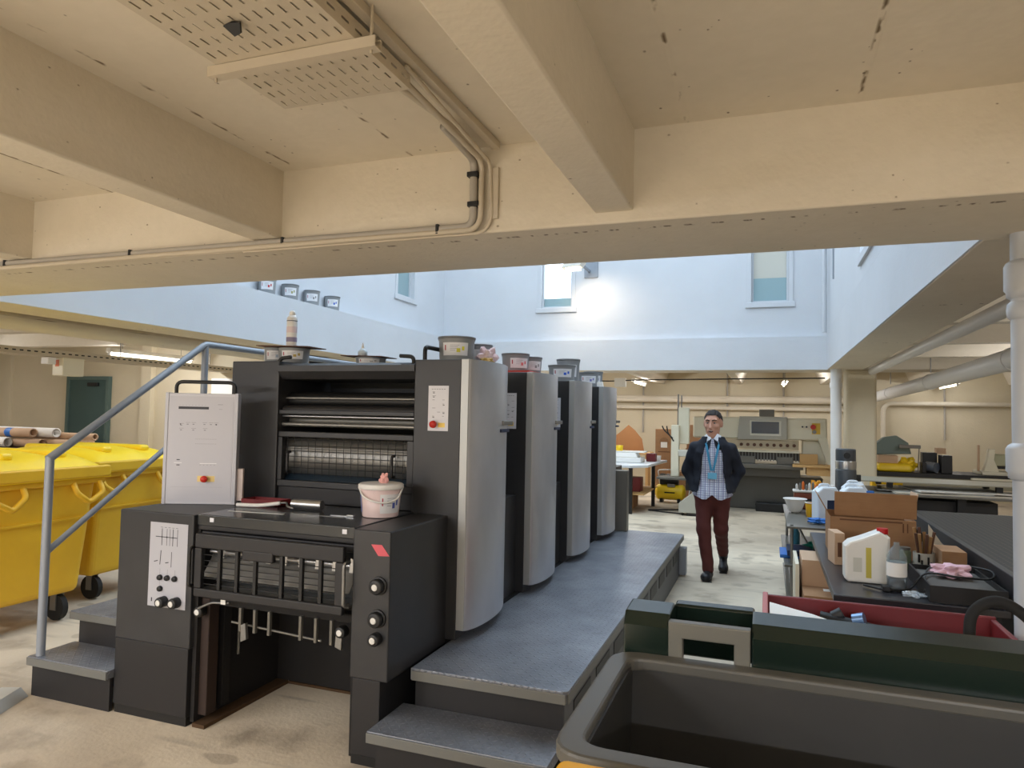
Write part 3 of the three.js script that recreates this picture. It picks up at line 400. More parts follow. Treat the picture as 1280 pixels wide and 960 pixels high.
W(tray, 'support_channel', ext([[-0.02, 0], [0.02, 0], [0.02, 0.034], [0.012, 0.034], [0.012, 0.03], [0.016, 0.03], [0.016, 0.004], [-0.016, 0.004], [-0.016, 0.03], [-0.012, 0.03], [-0.012, 0.034], [-0.02, 0.034]], 0.64).rotateY(Math.PI / 2).translate(-1.755, 2.764, -1.81), M.conduit);
for (const x of [-1.735, -1.14]) W(tray, 'hanger_rod', rod([x, 2.75, -1.81], [x, CE, -1.81], 0.005, 8), M.conduit);
W(tray, 'torn_tape', ext([[0, 0], [0.03, 0.005], [0.06, 0.0], [0.045, -0.03], [0.02, -0.035]], 0.01).rotateX(0.9).translate(-1.51, 2.795, -1.6), M.black);
W(tray, 'tray_cable', cable([[-1.3, 2.82, 1], [-1.28, 2.815, -1], [-1.25, 2.82, -2.0], [-1.235, 2.845, -2.5], [-1.23, 2.85, -2.85]], 0.012, 8), M.conduit);
// conduits along the near beam, up its face and back to the tray
const con1 = single('conduit', 'grey plastic conduit clipped along the bottom of the near beam', 'conduit', join(pipe([[-15, 2.529, -2.95], [-1.285, 2.529, -2.95], [-1.285, 2.84, -2.95], [-1.275, 2.86, -2.6]], 0.019, 10, 0.05)), M.conduitGrey);
single('conduit', 'thick cream cable below the grey conduit on the near beam', 'cable', pipe([[-4.6, 2.5, -2.935], [-3, 2.506, -2.935], [-1.245, 2.51, -2.94], [-1.245, 2.835, -2.952], [-1.225, 2.845, -2.1]], 0.014, 8, 0.07), M.conduit);
single('conduit', 'thin cream cable rounding the outside of the conduit bend on the near beam', 'cable', pipe([[-2.6, 2.495, -2.955], [-1.235, 2.497, -2.955], [-1.195, 2.55, -2.955], [-1.205, 2.82, -2.952], [-1.182, 2.86, -2.1]], 0.009, 8, 0.05), M.conduit);
single('conduit', 'flat cream trunking rising over the conduit bend to the cable tray', 'trunking', join(bx(-1.205, -1.165, 2.56, 2.8, -2.97, -2.955, 0.003)), M.conduit);
single('conduit', 'cream trunking running from the beam back to the cable tray', 'trunking', bx(-1.185, -1.15, 2.87, 2.903, -2.93, -1.7, 0.003), M.conduit);
for (const [x, y, v, l] of [[-3.38, 2.528, 0, 'midway between two ribs on the near beam'], [-2.34, 2.528, 0, 'right under the rib left of the cable tray'], [-1.46, 2.528, 0, 'just before the conduit bends upwards'], [-1.285, 2.77, 1, 'high on the rising part of the conduit'], [-1.28, 2.63, 1, 'low on the rising part of the conduit'], [-4.4, 2.528, 0, 'below the rib nearest the yellow bins']]) single('pipe_clip', `black conduit clip ${l}`, 'clip', v ? bx(x - 0.028, x + 0.028, y - 0.012, y + 0.012, -2.97, -2.926, 0.004) : bx(x - 0.008, x + 0.008, y - 0.026, y + 0.021, -2.97, -2.926, 0.004), M.black, 'black conduit clips on the near beam');
// left: pipe and cable tray under the slab
single('ceiling_pipe', 'fat cream pipe along the beam above the yellow bins', 'pipe', rod([-6.75, 2.46, -9], [-6.75, 2.46, -3.75], 0.085, 20), M.cream);
single('ceiling_pipe', 'slim cream pipe between the fat pipe and the left cable tray', 'pipe', rod([-7.3, 2.56, -9], [-7.3, 2.56, -3.75], 0.04, 14), M.cream);
const trl = thing('cable_tray', 'cream cable tray with slotted sides above the yellow bins', 'cable tray', [-8.1, 2.25, -6.4]);
{ const sh = []; for (let i = 0; i < 60; i++) { const z = 3.85 + i * 0.085; sh.push([[z, 2.285], [z + 0.045, 2.285], [z + 0.045, 2.3], [z, 2.3]]); }
  for (const x of [-8, -8.3]) W(trl, 'tray_side', ext(rectPts(3.8, 9.0, 2.25, 2.33), 0.002, { holes: sh }).rotateY(Math.PI / 2).translate(x, 0, 0), M.conduit);
  W(trl, 'tray_floor', bx(-8.3, -8, 2.25, 2.252, -9, -3.8), M.conduit); for (const z of [-5, -7, -8.6]) W(trl, 'hanger_rod', rod([-8.15, 2.25, z], [-8.15, CE, z], 0.006, 8), M.steelDull); W(trl, 'tray_cable', cable([[-8.1, 2.275, -3.8], [-8.2, 2.275, -5.5], [-8.1, 2.275, -7.2], [-8.15, 2.275, -9]], 0.015), M.black); for (const x of [-8.035, -8.265]) W(trl, 'tray_cable', rod([x, 2.29, -9], [x, 2.29, -3.8], 0.03, 8), M.black); }
const jb = thing('junction_box', 'cream junction box with an orange warning sticker under the left cable tray', 'junction box', [-8.06, 2.12, -6.2]);
P(jb, 'box_body', bx(-0.09, 0.09, -0.09, 0.13, -0.14, 0.14, 0.01), M.creamMetal); P(jb, 'sticker', bx(-0.04, 0.02, 0.02, 0.1, 0.14, 0.142), M.orange); P(jb, 'switch_block', bx(-0.07, 0.05, 0.04, 0.12, 0.2, 0.3, 0.006), M.whitePl);
// right: duct, downpipes, pipes
const duct = thing('ventilation_duct', 'big pale ventilation duct hung above the benches', 'duct', [2.2, 2.28, -12.3]);
W(duct, 'duct_pipe', rod([2.2, 2.2, -17.4], [2.2, 2.315, -5.2], 0.105, 24), M.pvc); for (const z of [-7.9, -11.5, -15]) { W(duct, 'clamp', rod([2.2, 2.29 + (z + 7.9) * 0.0094 - 0.0, z - 0.02], [2.2, 2.29 + (z + 7.9) * 0.0094, z + 0.02], 0.112, 24), M.pvc); W(duct, 'hanger_rod', rod([2.2, 2.39, z], [2.2, z < -13 ? 2.8 : CE, z], 0.008, 8), M.steelDull); }
const dn = thing('downpipe', 'white downpipe with thick collars at the near end of the benches', 'pipe', [1.051, 0, -3.62]);
W(dn, 'pipe', rod([1.051, 0, -3.62], [1.051, SO, -3.62], 0.05, 24), M.pvcBlue); for (const [a, b] of [[2.24, 2.37], [1.45, 1.57]]) W(dn, 'collar', lathe([[0.05, a - 0.03], [0.066, a - 0.02], [0.066, a], [0.074, a + 0.01], [0.074, b - 0.015], [0.066, b], [0.05, b + 0.012]], 1.051, 0, -3.62, 28), M.pvcBlue); W(dn, 'coupling', lathe([[0.05, 2.12], [0.062, 2.13], [0.066, 2.16], [0.062, 2.19], [0.05, 2.2]], 1.051, 0, -3.62, 24), M.pvcBlue);
const dn2 = thing('downpipe', 'white downpipe standing against the far concrete column', 'pipe', [1.03, 0, -12.33]);
W(dn2, 'pipe', rod([1.03, 0, -12.33], [1.03, SO, -12.33], 0.083, 24), M.pvc); W(dn2, 'collar', rod([1.03, 2.2, -12.33], [1.03, 2.28, -12.33], 0.092, 24), M.pvc);
single('ceiling_pipe', 'pale pipe along the beam edge above the benches', 'pipe', rod([1.56, 2.47, -12.4], [1.56, 2.47, -3.75], 0.06, 18), M.pvc);
single('wall_pipe', 'fat cream pipe running across the rear wall', 'pipe', rod([-6.4, 2.13, -17.35], [1.9, 2.13, -17.35], 0.085, 18), M.cream); single('wall_pipe', 'slim cream pipe below the fat pipe on the rear wall', 'pipe', rod([-6.4, 1.92, -17.4], [1.9, 1.92, -17.4], 0.045, 14), M.cream);
single('wall_pipe', 'cream pipe with a bend on the rear wall right of the column', 'pipe', pipe([[2.4, 1.2, -17.4], [2.4, 2.08, -17.4], [6.9, 2.08, -17.4]], 0.05, 12, 0.2), M.cream);
for (const [x, l] of [[-2.9, 'above the fan of cardboard'], [-0.9, 'behind the man'], [0.35, 'over the cutter screen'], [3.6, 'right of the column']]) single('wall_conduit', `thin grey conduit dropping down the rear wall ${l}`, 'conduit', rod([x, 1.3, -17.47], [x, 2.78, -17.47], 0.02, 8), M.conduitGrey);
single('power_cable', 'black cable slung below the rear ribs', 'cable', cable([[-4.2, 2.5, -14.0], [-3.2, 2.4, -14.2], [-2.5, 2.42, -14.2], [-1.0, 2.44, -14.2], [1.0, 2.46, -14.2]], 0.012), M.black);
single('switch_box', 'small white box on the cable below the rear ribs', 'box', bx(-2.95, -2.72, 2.28, 2.46, -14.3, -14.18, 0.008), M.whitePl);
// corner pipes and cables in the light well
single('wall_conduit', 'white vertical pipe in the far corner of the light well', 'pipe', rod([0.84, 3.06, -12.05], [0.84, 6.5, -12.05], 0.035, 12), M.pvcBlue); single('wall_conduit', 'thin dark cable on the white wall beside the corner pipe', 'cable', rod([0.9, 3.75, -11.2], [0.9, 6.5, -11.2], 0.012, 8), M.greyPaint); single('wall_conduit', 'thin grey cable ending in a small box on the white wall above the benches', 'cable', join(rod([0.9, 3.3, -6.6], [0.9, 6.5, -6.6], 0.006, 6), bx(0.88, 0.905, 3.27, 3.31, -6.62, -6.58)), M.greyPaint);
// ================================================================ TUBS AND OTHER THINGS ON THE PRESS
const labelMats = {};
function tubLabel(col) { return (labelMats[col] ??= print(0.16, 0.08, (c, w, h) => { c.fillStyle = '#e8e8ea'; c.fillRect(0, 0, w, h); c.fillStyle = '#8b8b93'; for (let i = 0; i < 4; i++) c.fillRect(w * 0.3, h * (0.2 + i * 0.13), w * (0.35 - i * 0.05), 3); c.fillStyle = '#b04050'; c.fillRect(w * 0.08, h * 0.2, w * 0.05, h * 0.4); c.fillStyle = col; c.fillRect(w * 0.55, h * 0.45, w * 0.14, h * 0.3); c.fillRect(w * 0.75, h * 0.3, w * 0.1, h * 0.3); }, 256)); }
function tub(label, at, r, h, col, turn, group, lid = true) {
  const t = thing('ink_tub', label, 'tub', at, group, turn);
  P(t, 'tub_body', lathe([[0, 0], [r * 0.9, 0], [r * 0.93, 0.004], [r, h * 0.86], [r * 1.03, h * 0.87], [r * 1.03, h * 0.93], [r * 0.97, h * 0.93], [r * 0.9, h * 0.1], [0, h * 0.1]], 0, 0, 0, 32), M.tub);
  if (lid) P(t, 'lid', lathe([[0, h * 0.93], [r * 0.9, h * 0.93], [r * 1.05, h * 0.92], [r * 1.06, h], [r * 0.96, h], [r * 0.93, h * 0.965], [0, h * 0.965]], 0, 0, 0, 32), M.tubLid);
  const g = new THREE.CylinderGeometry(r * 1.002, r * 0.955, h * 0.5, 12, 1, true, -0.75, 1.5); P(t, 'paper_label', clean(g.translate(0, h * 0.5, 0)), tubLabel(col), 'white printed label'); return t;
}
const TT = 1.966;
tub('large grey ink tub on the tower beside the delivery table', [-1.757, TT, -3.83], 0.108, 0.152, '#d8d040', 0.35, 'ink tubs on the towers');
tub('small grey ink tub behind the large tub and pink rag', [-1.70, TT, -4.06], 0.075, 0.13, '#d04050', 0.35, 'ink tubs on the towers');
single('cleaning_rag', 'crumpled pink and white rag beside the small tub', 'rag', blob(-1.612, TT + 0.045, -3.97, 0.055, 0.05, 0.075, 3), std(0xe5cdd2, 0.95));
single('pastry_wrapper', 'small crumpled yellow-brown wrapper below the pink rag', 'wrapper', blob(-1.57, TT + 0.014, -3.86, 0.035, 0.018, 0.035, 5), std(0xb99a55, 0.7));
const rt = thing('drip_tray', 'thin red tray under two tubs on the second tower', 'tray', [-1.73, TT, -4.95]);
P(rt, 'tray_base', bx(-0.13, 0.13, 0, 0.004, -0.25, 0.25), M.red); P(rt, 'tray_rim', join(bx(-0.135, 0.135, 0, 0.014, 0.245, 0.255), bx(-0.135, 0.135, 0, 0.014, -0.255, -0.245), bx(-0.14, -0.13, 0, 0.014, -0.25, 0.25), bx(0.13, 0.14, 0, 0.014, -0.25, 0.25)), M.red);
tub('grey ink tub at the front of the red tray', [-1.765, TT + 0.004, -4.9], 0.1, 0.145, '#e08080', 0.7, 'ink tubs on the towers');
tub('grey ink tub at the back of the red tray', [-1.72, TT + 0.004, -5.1], 0.092, 0.135, '#909090', 0.7, 'ink tubs on the towers');
tub('grey ink tub with a blue square on its label on the third tower', [-1.727, TT, -6.02], 0.118, 0.145, '#2a5fd0', 0.35, 'ink tubs on the towers');
tub('tall grey ink tub behind the blue-label tub', [-1.74, TT, -6.28], 0.105, 0.22, '#a0a0b0', 0.35, 'ink tubs on the towers');
tub('grey ink tub on the far tower', [-1.76, TT, -7.12], 0.108, 0.15, '#8080c0', 0.35, 'ink tubs on the towers'); tub('grey ink tub behind another on the far tower', [-1.76, TT, -7.36], 0.1, 0.175, '#a0a0b0', 0.35, 'ink tubs on the towers');
single('paper_scrap', 'small folded white scrap on the edge of the far tower', 'paper', ext([[-0.03, 0], [0.03, 0], [0.02, 0.045], [-0.03, 0.04]], 0.02, { bevel: 0.003 }).translate(-1.59, TT, -6.97), M.paper);
tub('pale grey ink tub on the far-side tower by the brown board', [-3.09, TT, -3.86], 0.082, 0.118, '#b0c0d0', 0.5, 'ink tubs on the towers'); tub('grey ink tub with a yellowed label under the brown board', [-2.905, TT, -3.8], 0.098, 0.106, '#c8b060', 0.5, 'ink tubs on the towers', false);
single('cover_board', 'thin brown board lying on the yellowed tub', 'board', bx(-0.2, 0.2, 0, 0.006, -0.1, 0.1).rotateZ(-0.03).translate(-2.93, TT + 0.105, -3.8), M.brown);
const ct = thing('sealant_cartridge', 'white cartridge standing on the brown board', 'cartridge', [-2.93, TT + 0.113, -3.8]);
P(ct, 'cartridge_body', lathe([[0, 0], [0.034, 0], [0.034, 0.185], [0.022, 0.205], [0, 0.205]], 0, 0, 0, 24), M.whitePl); P(ct, 'cap', lathe([[0, 0.2], [0.02, 0.2], [0.02, 0.225], [0.012, 0.236], [0, 0.236]], 0, 0, 0, 18), M.whitePl); P(ct, 'print_band', lathe([[0.0345, 0.03], [0.0345, 0.06]], 0, 0, 0, 24), std(0x8f86a0, 0.6)); P(ct, 'print_band', lathe([[0.0345, 0.165], [0.0345, 0.17]], 0, 0, 0, 24), M.navy); P(ct, 'print_band', lathe([[0.0345, 0.09], [0.0345, 0.13]], 0, 0, 0, 24), std(0xe0cfd0, 0.6));
tub('flat grey ink tub on the hood over the rollers', [-2.36, 1.95, -3.85], 0.095, 0.058, '#b0b0b0', 0.4, 'ink tubs on the towers', false);
single('cover_board', 'thin brown board lying on the flat tub over the rollers', 'board', bx(-0.15, 0.15, 0, 0.005, -0.09, 0.09).rotateZ(-0.03).translate(-2.375, 2.007, -3.85), M.brown);
const nz = thing('nozzle_bottle', 'small clear plastic bottle on the board over the rollers', 'bottle', [-2.42, 2.014, -3.85]); P(nz, 'bottle_body', lathe([[0, 0], [0.03, 0], [0.03, 0.03], [0.012, 0.05], [0, 0.05]], 0, 0, 0, 18), std(0xc9d6dd, 0.2)); P(nz, 'nozzle', lathe([[0, 0.05], [0.011, 0.05], [0.004, 0.085], [0, 0.085]], 0, 0, 0, 14), M.whitePl);
[[-7.24, '#c04040', 'with red print at the beam end of the ledge'], [-7.7, '#a0a060', 'second from the near-beam end of the ledge'], [-8.17, '#909090', 'third from the near-beam end of the ledge'], [-8.66, '#2050c0', 'with blue print at the window end of the ledge row']].forEach(([z, c, l]) => tub(`grey tub ${l}`, [-5.985, LG, z], 0.108, 0.205, c, 0.7, 'ink tubs on the white ledge'));
// on the delivery table
const bk = thing('wipes_bucket', 'white lidded bucket of wipes with a pink tissue poking out', 'bucket', [-1.955, 1.105, -3.33], undefined, 0.3);
P(bk, 'bucket_body', lathe([[0, 0], [0.092, 0], [0.096, 0.004], [0.11, 0.15], [0, 0.15]], 0, 0, 0, 32), std(0xe3ccca, 0.35)); P(bk, 'lid', lathe([[0, 0.15], [0.112, 0.148], [0.121, 0.15], [0.121, 0.17], [0.112, 0.176], [0, 0.178]], 0, 0, 0, 32), M.whitePl);
P(bk, 'handle', cable([[-0.115, 0.152, 0.02], [-0.06, 0.11, 0.11], [0.03, 0.085, 0.125], [0.1, 0.1, 0.07], [0.118, 0.15, 0.01]], 0.005, 8, 30), M.whitePl, 'white bail handle'); P(bk, 'tissue', blob(0.02, 0.195, 0.02, 0.022, 0.032, 0.016, 9), std(0xeeb3ad, 0.9), 'pink tissue');
{ const g = new THREE.CylinderGeometry(0.1085, 0.1, 0.1, 14, 1, true, 0.2, 1.2); P(bk, 'paper_label', clean(g.translate(0, 0.075, 0)), tubLabel('#5060b0')); const g2 = new THREE.CylinderGeometry(0.109, 0.101, 0.1, 8, 1, true, -1.5, 0.5); P(bk, 'paper_label', clean(g2.translate(0, 0.075, 0)), std(0x8189b5, 0.5), 'blue label edge'); }
const rp = thing('parts_tray', 'dark red plastic tray beside the control console', 'tray', [-2.78, 1.104, -3.42]); P(rp, 'tray_floor', bx(-0.13, 0.13, 0, 0.005, -0.06, 0.06), M.redPlastic); for (const [a, b, c, d] of [[-0.13, 0.13, 0.055, 0.06], [-0.13, 0.13, -0.06, -0.055], [-0.13, -0.125, -0.055, 0.055], [0.125, 0.13, -0.055, 0.055]]) P(rp, 'tray_wall', bx(a, b, 0, 0.035, c, d), M.redPlastic);
const br = thing('ink_brayer', 'hand roller with a silver cylinder and long white handle on the delivery table', 'roller', [-2.58, 1.104, -3.3]);
P(br, 'roller', rod([0.06, 0.032, -0.03], [0.24, 0.03, -0.05], 0.028, 20), M.steel); P(br, 'handle', cable([[-0.28, 0.012, 0.03], [-0.14, 0.014, 0.01], [-0.02, 0.03, -0.02]], 0.011, 8, 16), M.whitePl); P(br, 'fork', pipe([[-0.03, 0.03, -0.02], [0.02, 0.035, -0.03], [0.05, 0.02, 0.01], [0.1, 0.012, 0.02]], 0.006, 8, 0.02), M.steelDull);
single('spatula', 'thin pale ink spatula lying beside the wipes bucket', 'spatula', join(bx(-2.2, -2.08, 1.104, 1.107, -3.24, -3.225), bx(-2.1, -2.055, 1.104, 1.114, -3.242, -3.223, 0.003)), M.steel);
single('paper_slip', 'long pale slip lying on the glossy delivery table', 'paper', bx(-0.17, 0.17, 0, 0.0012, -0.008, 0.008).rotateY(0.1).translate(-2.6, 1.1055, -3.12), M.paper);
// ================================================================ LEFT: YELLOW BINS, TUBES
function frustum(x0, x1, z0, z1, y0, y1, inx, inz, r = 0.03) { const g = bx(x0, x1, y0, y1, z0, z1, r), p = g.attributes.position; for (let i = 0; i < p.count; i++) { const t = (y1 - p.getY(i)) / (y1 - y0), cx = (x0 + x1) / 2, cz = (z0 + z1) / 2; p.setX(i, cx + (p.getX(i) - cx) * (1 - t * inx)); p.setZ(i, cz + (p.getZ(i) - cz) * (1 - t * inz)); } g.computeVertexNormals(); return tri(g); }
function caster(t, x, z, r = 0.1) { P(t, 'caster_wheel', rod([x - 0.022, r, z], [x + 0.022, r, z], r, 20), M.rubber); P(t, 'caster_fork', join(bx(x - 0.035, x - 0.026, r * 0.8, r * 2.1, z - 0.03, z + 0.03), bx(x + 0.026, x + 0.035, r * 0.8, r * 2.1, z - 0.03, z + 0.03), bx(x - 0.04, x + 0.04, r * 2.05, r * 2.2, z - 0.04, z + 0.04)), M.steelDull); }
function wasteBin(label, at, turn, L = 0.93, D = 1.3) {
  const t = thing('waste_container', label, 'waste bin', at, 'yellow waste containers', turn), h = L / 2, d = D / 2;
  P(t, 'bin_body', frustum(-h + 0.05, h - 0.05, -d + 0.05, d - 0.03, 0.21, 1.1, 0.1, 0.16, 0.05), M.yellow);
  P(t, 'rim', bx(-h, h, 1.06, 1.11, -d, d, 0.012), M.yellow); P(t, 'body_seam', frustum(-h + 0.058, h - 0.058, -d + 0.058, d - 0.04, 0.79, 0.805, 0.002, 0.002, 0), M.yellow);
  for (const s of [-1, 1]) P(t, 'lift_handle', pipe([[s * (h - 0.05), 1.07, d - 0.01], [s * (h - 0.05), 0.99, d + 0.04], [s * (h - 0.17), 0.92, d + 0.04], [s * (h - 0.27), 1.0, d + 0.03], [s * (h - 0.27), 1.07, d - 0.01]], 0.021, 8, 0.03), M.yellow);
  const lid = P(t, 'lid', domed(L + 0.05, D + 0.05, 1.105, 0.2), M.yellowLid, 'bright domed lid');
  P(t, 'lid_skirt', bx(-h - 0.02, h + 0.02, 1.11, 1.2, d - 0.02, d + 0.035, 0.015), M.yellow);
  for (const x of [-h * 0.45, h * 0.45]) P(t, 'lid_rib', bx(x - 0.05, x + 0.05, 1.25, 1.315, -d * 0.7, d * 0.75, 0.03), M.yellowLid);
  for (const x of [-h + 0.2, h - 0.2]) for (const z of [-d + 0.25, d - 0.22]) caster(t, x, z);
  return t;
}
function domed(L, D, y, hgt) { const nx = 20, nz = 14, pos = [], idx = []; for (let j = 0; j <= nz; j++) for (let i = 0; i <= nx; i++) { const u = i / nx * 2 - 1, v = j / nz * 2 - 1, e = Math.pow(Math.max(0, 1 - Math.pow(Math.abs(u), 4)), 0.6) * Math.pow(Math.max(0, 1 - Math.pow(Math.abs(v), 3)), 0.6); pos.push(u * L / 2, y + 0.06 + (hgt - 0.06) * e * (1 + 0.1 * Math.cos(u * 9)), v * D / 2); } for (let j = 0; j < nz; j++) for (let i = 0; i < nx; i++) { const a = j * (nx + 1) + i, b = a + 1, c = a + nx + 1, d = c + 1; idx.push(a, c, b, b, c, d); } const g = new THREE.BufferGeometry(); g.setAttribute('position', new THREE.Float32BufferAttribute(pos, 3)); g.setIndex(idx); g.computeVertexNormals(); g.setAttribute('uv', new THREE.BufferAttribute(new Float32Array(pos.length / 3 * 2), 2)); return join(g, bx(-L / 2, L / 2, y, y + 0.062, -D / 2, D / 2)); }
function blob(x, y, z, rx, ry, rz, s) { const g = new THREE.IcosahedronGeometry(1, 3), p = g.attributes.position, q = new THREE.Vector3(); for (let i = 0; i < p.count; i++) { q.fromBufferAttribute(p, i); const n = 0.72 + 0.5 * Math.abs(Math.sin(q.x * 4.1 + s) * Math.cos(q.y * 3.7 - s) + 0.6 * Math.sin(q.z * 6.3 + s * 2)); p.setXYZ(i, x + q.x * rx * n, y + Math.max(-0.95, q.y * n) * ry, z + q.z * rz * n); } g.computeVertexNormals(); return clean(g); }
wasteBin('yellow wheeled waste container next to the pale steps', [-5.63, 0, -3.73], Math.PI / 2);
wasteBin('yellow wheeled waste container behind the first one, beside the console', [-5.95, 0, -4.79], Math.PI / 2 + 0.05);
const rk = thing('storage_trestle', 'low trestle carrying the cardboard tubes', 'trestle', [-10.6, 0, -7.2]);
P(rk, 'top_board', bx(-1.6, 1.3, 1.02, 1.06, -0.35, 0.35, 0.006), M.brown); for (const x of [-1.4, 1.0]) for (const z of [-0.28, 0.28]) P(rk, 'leg', bx(x - 0.03, x + 0.03, 0, 1.02, z - 0.03, z + 0.03), M.black);
const hollow = (x0, x1, y, z, r) => { const g = lathe([[r * 0.68, 0], [r, 0], [r, x1 - x0], [r * 0.68, x1 - x0], [r * 0.68, 0.01]], 0, 0, 0, 22).rotateZ(-Math.PI / 2); return g.translate(x0, y, z); };
[[-10.2, 1.132, -6.98, 0.072, M.paper, 'white tube lying in front of the others on the trestle'], [-9.86, 1.27, -7.1, 0.065, M.tan, 'tan cardboard tube with blue tape, on top of the pile'], [-9.7, 1.125, -7.12, 0.062, M.tan, 'tan cardboard tube in the middle of the pile'], [-9.6, 1.275, -7.25, 0.07, M.paper, 'white tube on top of the pile at the back'], [-9.28, 1.122, -7.26, 0.062, M.tan, 'tan cardboard tube at the back of the pile, low'], [-9.0, 1.23, -7.38, 0.05, M.tan, 'longest tan cardboard tube at the back of the pile']].forEach(([x, y, z, r, m, l], i) => { if (i !== 1) single('cardboard_tube', l, 'tube', hollow(x - 1.8, x, y, z, r), m, 'cardboard tubes on the trestle'); else { const t = thing('cardboard_tube', l, 'tube', [x, y, z], 'cardboard tubes on the trestle'); P(t, 'tube_wall', hollow(-1.8, 0, 0, 0, r), m); P(t, 'tape', hollow(-0.52, -0.4, 0, 0, r * 1.01), M.blue, 'blue tape'); } });
single('carton', 'flat pale carton standing in front of the green door', 'carton', bx(-0.2, 0.2, 0, 1.12, -0.1, 0.1, 0.004).rotateY(0.3).translate(-10.6, 0, -8.4), M.tan);
single('floor_strip', 'grey metal cable ramp on the floor before the pale steps', 'cable ramp', ext([[-0.09, 0], [0.09, 0], [0.05, 0.045], [-0.05, 0.045]], 1.2, { bevel: 0.004 }).rotateY(0.42).translate(-4.05, 0.004, -2.86), std(0xb9b9b4, 0.5, 0.3));
single('notice_board', 'white notice board on the cream wall behind the control console', 'notice board', bx(-8.46, -7.85, 1.88, 2.16, -9.0, -8.98, 0.004), M.paper);
// ================================================================ FOREGROUND CONTAINERS
// grey wheeled container with its green lid folded back
const gb = thing('waste_container', 'open grey wheeled container with a dark green lid folded behind it', 'waste bin', [0.2, 0, -1.81]);
{ const x0 = -0.43, x1 = 0.88, z0 = -2.15, z1 = -1.46, yT = 0.955, t = 0.045;
  const wall = (pts, d) => ext(pts, d);
  // rim with broad rounded corners
  const rimShape = (i) => { const s = new THREE.Shape(), r = 0.09 - i * 0.6, a = x0 + i, b = x1 - i, c = -z1 + i, d = -z0 - i; const q = Math.max(r, 0.03); s.moveTo(a + q, c); s.lineTo(b - q, c); s.quadraticCurveTo(b, c, b, c + q); s.lineTo(b, d - q); s.quadraticCurveTo(b, d, b - q, d); s.lineTo(a + q, d); s.quadraticCurveTo(a, d, a, d - q); s.lineTo(a, c + q); s.quadraticCurveTo(a, c, a + q, c); return s; };
  const rs = rimShape(0); rs.holes.push(new THREE.Path(rimShape(t).getPoints(6)));
  W(gb, 'rim', tri(new THREE.ExtrudeGeometry(rs, { depth: 0.02, bevelEnabled: true, bevelSize: 0.008, bevelThickness: 0.008, bevelSegments: 2, curveSegments: 6 }).rotateX(-Math.PI / 2).translate(0, yT - 0.028, 0)), std(0x5b5952, 0.45), 'thick grey rim');
  const side = (a, b, c, d, la) => W(gb, 'side_wall', la, M.bin);
  W(gb, 'side_wall', ext([[-z1 + 0.02, yT - 0.02], [-z0 - 0.02, yT - 0.02], [-z0 - 0.1, 0.22], [-z1 + 0.1, 0.22]], 0.03).rotateY(Math.PI / 2).translate(x0 + 0.03, 0, 0), M.bin); W(gb, 'side_wall', ext([[-z1 + 0.02, yT - 0.02], [-z0 - 0.02, yT - 0.02], [-z0 - 0.1, 0.22], [-z1 + 0.1, 0.22]], 0.03).rotateY(Math.PI / 2).translate(x1 - 0.06, 0, 0), M.bin);
  for (const [zt, zb] of [[z0 + 0.035, z0 + 0.11], [z1 - 0.035, z1 - 0.11]]) W(gb, 'side_wall', ext([[-zt - 0.015, yT - 0.02], [-zt + 0.015, yT - 0.02], [-zb + 0.015, 0.22], [-zb - 0.015, 0.22]], x1 - x0 - 0.08).rotateY(Math.PI / 2).translate(x0 + 0.04, 0, 0), M.bin);
  W(gb, 'bin_floor', bx(x0 + 0.05, x1 - 0.05, 0.2, 0.23, z0 + 0.1, z1 - 0.1), M.bin);
  for (const x of [x0 + 0.2, x1 - 0.2]) for (const z of [z0 + 0.22, z1 - 0.2]) { W(gb, 'caster_wheel', rod([x - 0.02, 0.08, z], [x + 0.02, 0.08, z], 0.08, 18), M.rubber); W(gb, 'caster_fork', bx(x - 0.03, x + 0.03, 0.1, 0.2, z - 0.03, z + 0.03), M.steelDull); }
  // lid rolled up behind the back rim: end cap, main drum, grey handle frame, rear bar
  const prof = (d) => ext([[2.16, 0.9], [2.165, 1.03], [2.19, 1.062], [2.3, 1.068], [2.34, 1.05], [2.36, 0.9]], d, { bevel: 0.006 }).rotateY(Math.PI / 2);
  W(gb, 'lid_end', prof(0.125).translate(-0.405, 0, 0), M.green, 'dark green end of the lid'); W(gb, 'lid', prof(0.93).translate(-0.035, 0, 0), M.green, 'dark green folded lid');
  W(gb, 'lid_bar', bx(-0.28, -0.035, 0.9, 1.063, -2.4, -2.34, 0.01), M.green);
  W(gb, 'handle_frame', ext(rectPts(-0.272, -0.048, 0.9, 1.05), 0.03, { holes: [rectPts(-0.238, -0.085, 0.9, 1.012)], bevel: 0.004 }).translate(0, 0, -2.19), std(0x716f66, 0.4), 'grey handle frame'); }
// yellow container whose rim just shows in front of the grey one
const yb = thing('waste_container', 'small bright yellow container in front of the grey one', 'waste bin', [-0.095, 0, -1.15]);
P(yb, 'bin_body', frustum(-0.26, 0.26, -0.17, 0.17, 0.06, 0.945, 0.14, 0.14, 0.03), M.binYellow); P(yb, 'lid', bx(-0.285, 0.285, 0.94, 1.0, -0.2, 0.2, 0.022), M.binYellow); P(yb, 'foot', bx(-0.2, 0.2, 0, 0.06, -0.12, 0.12, 0.01), M.black);
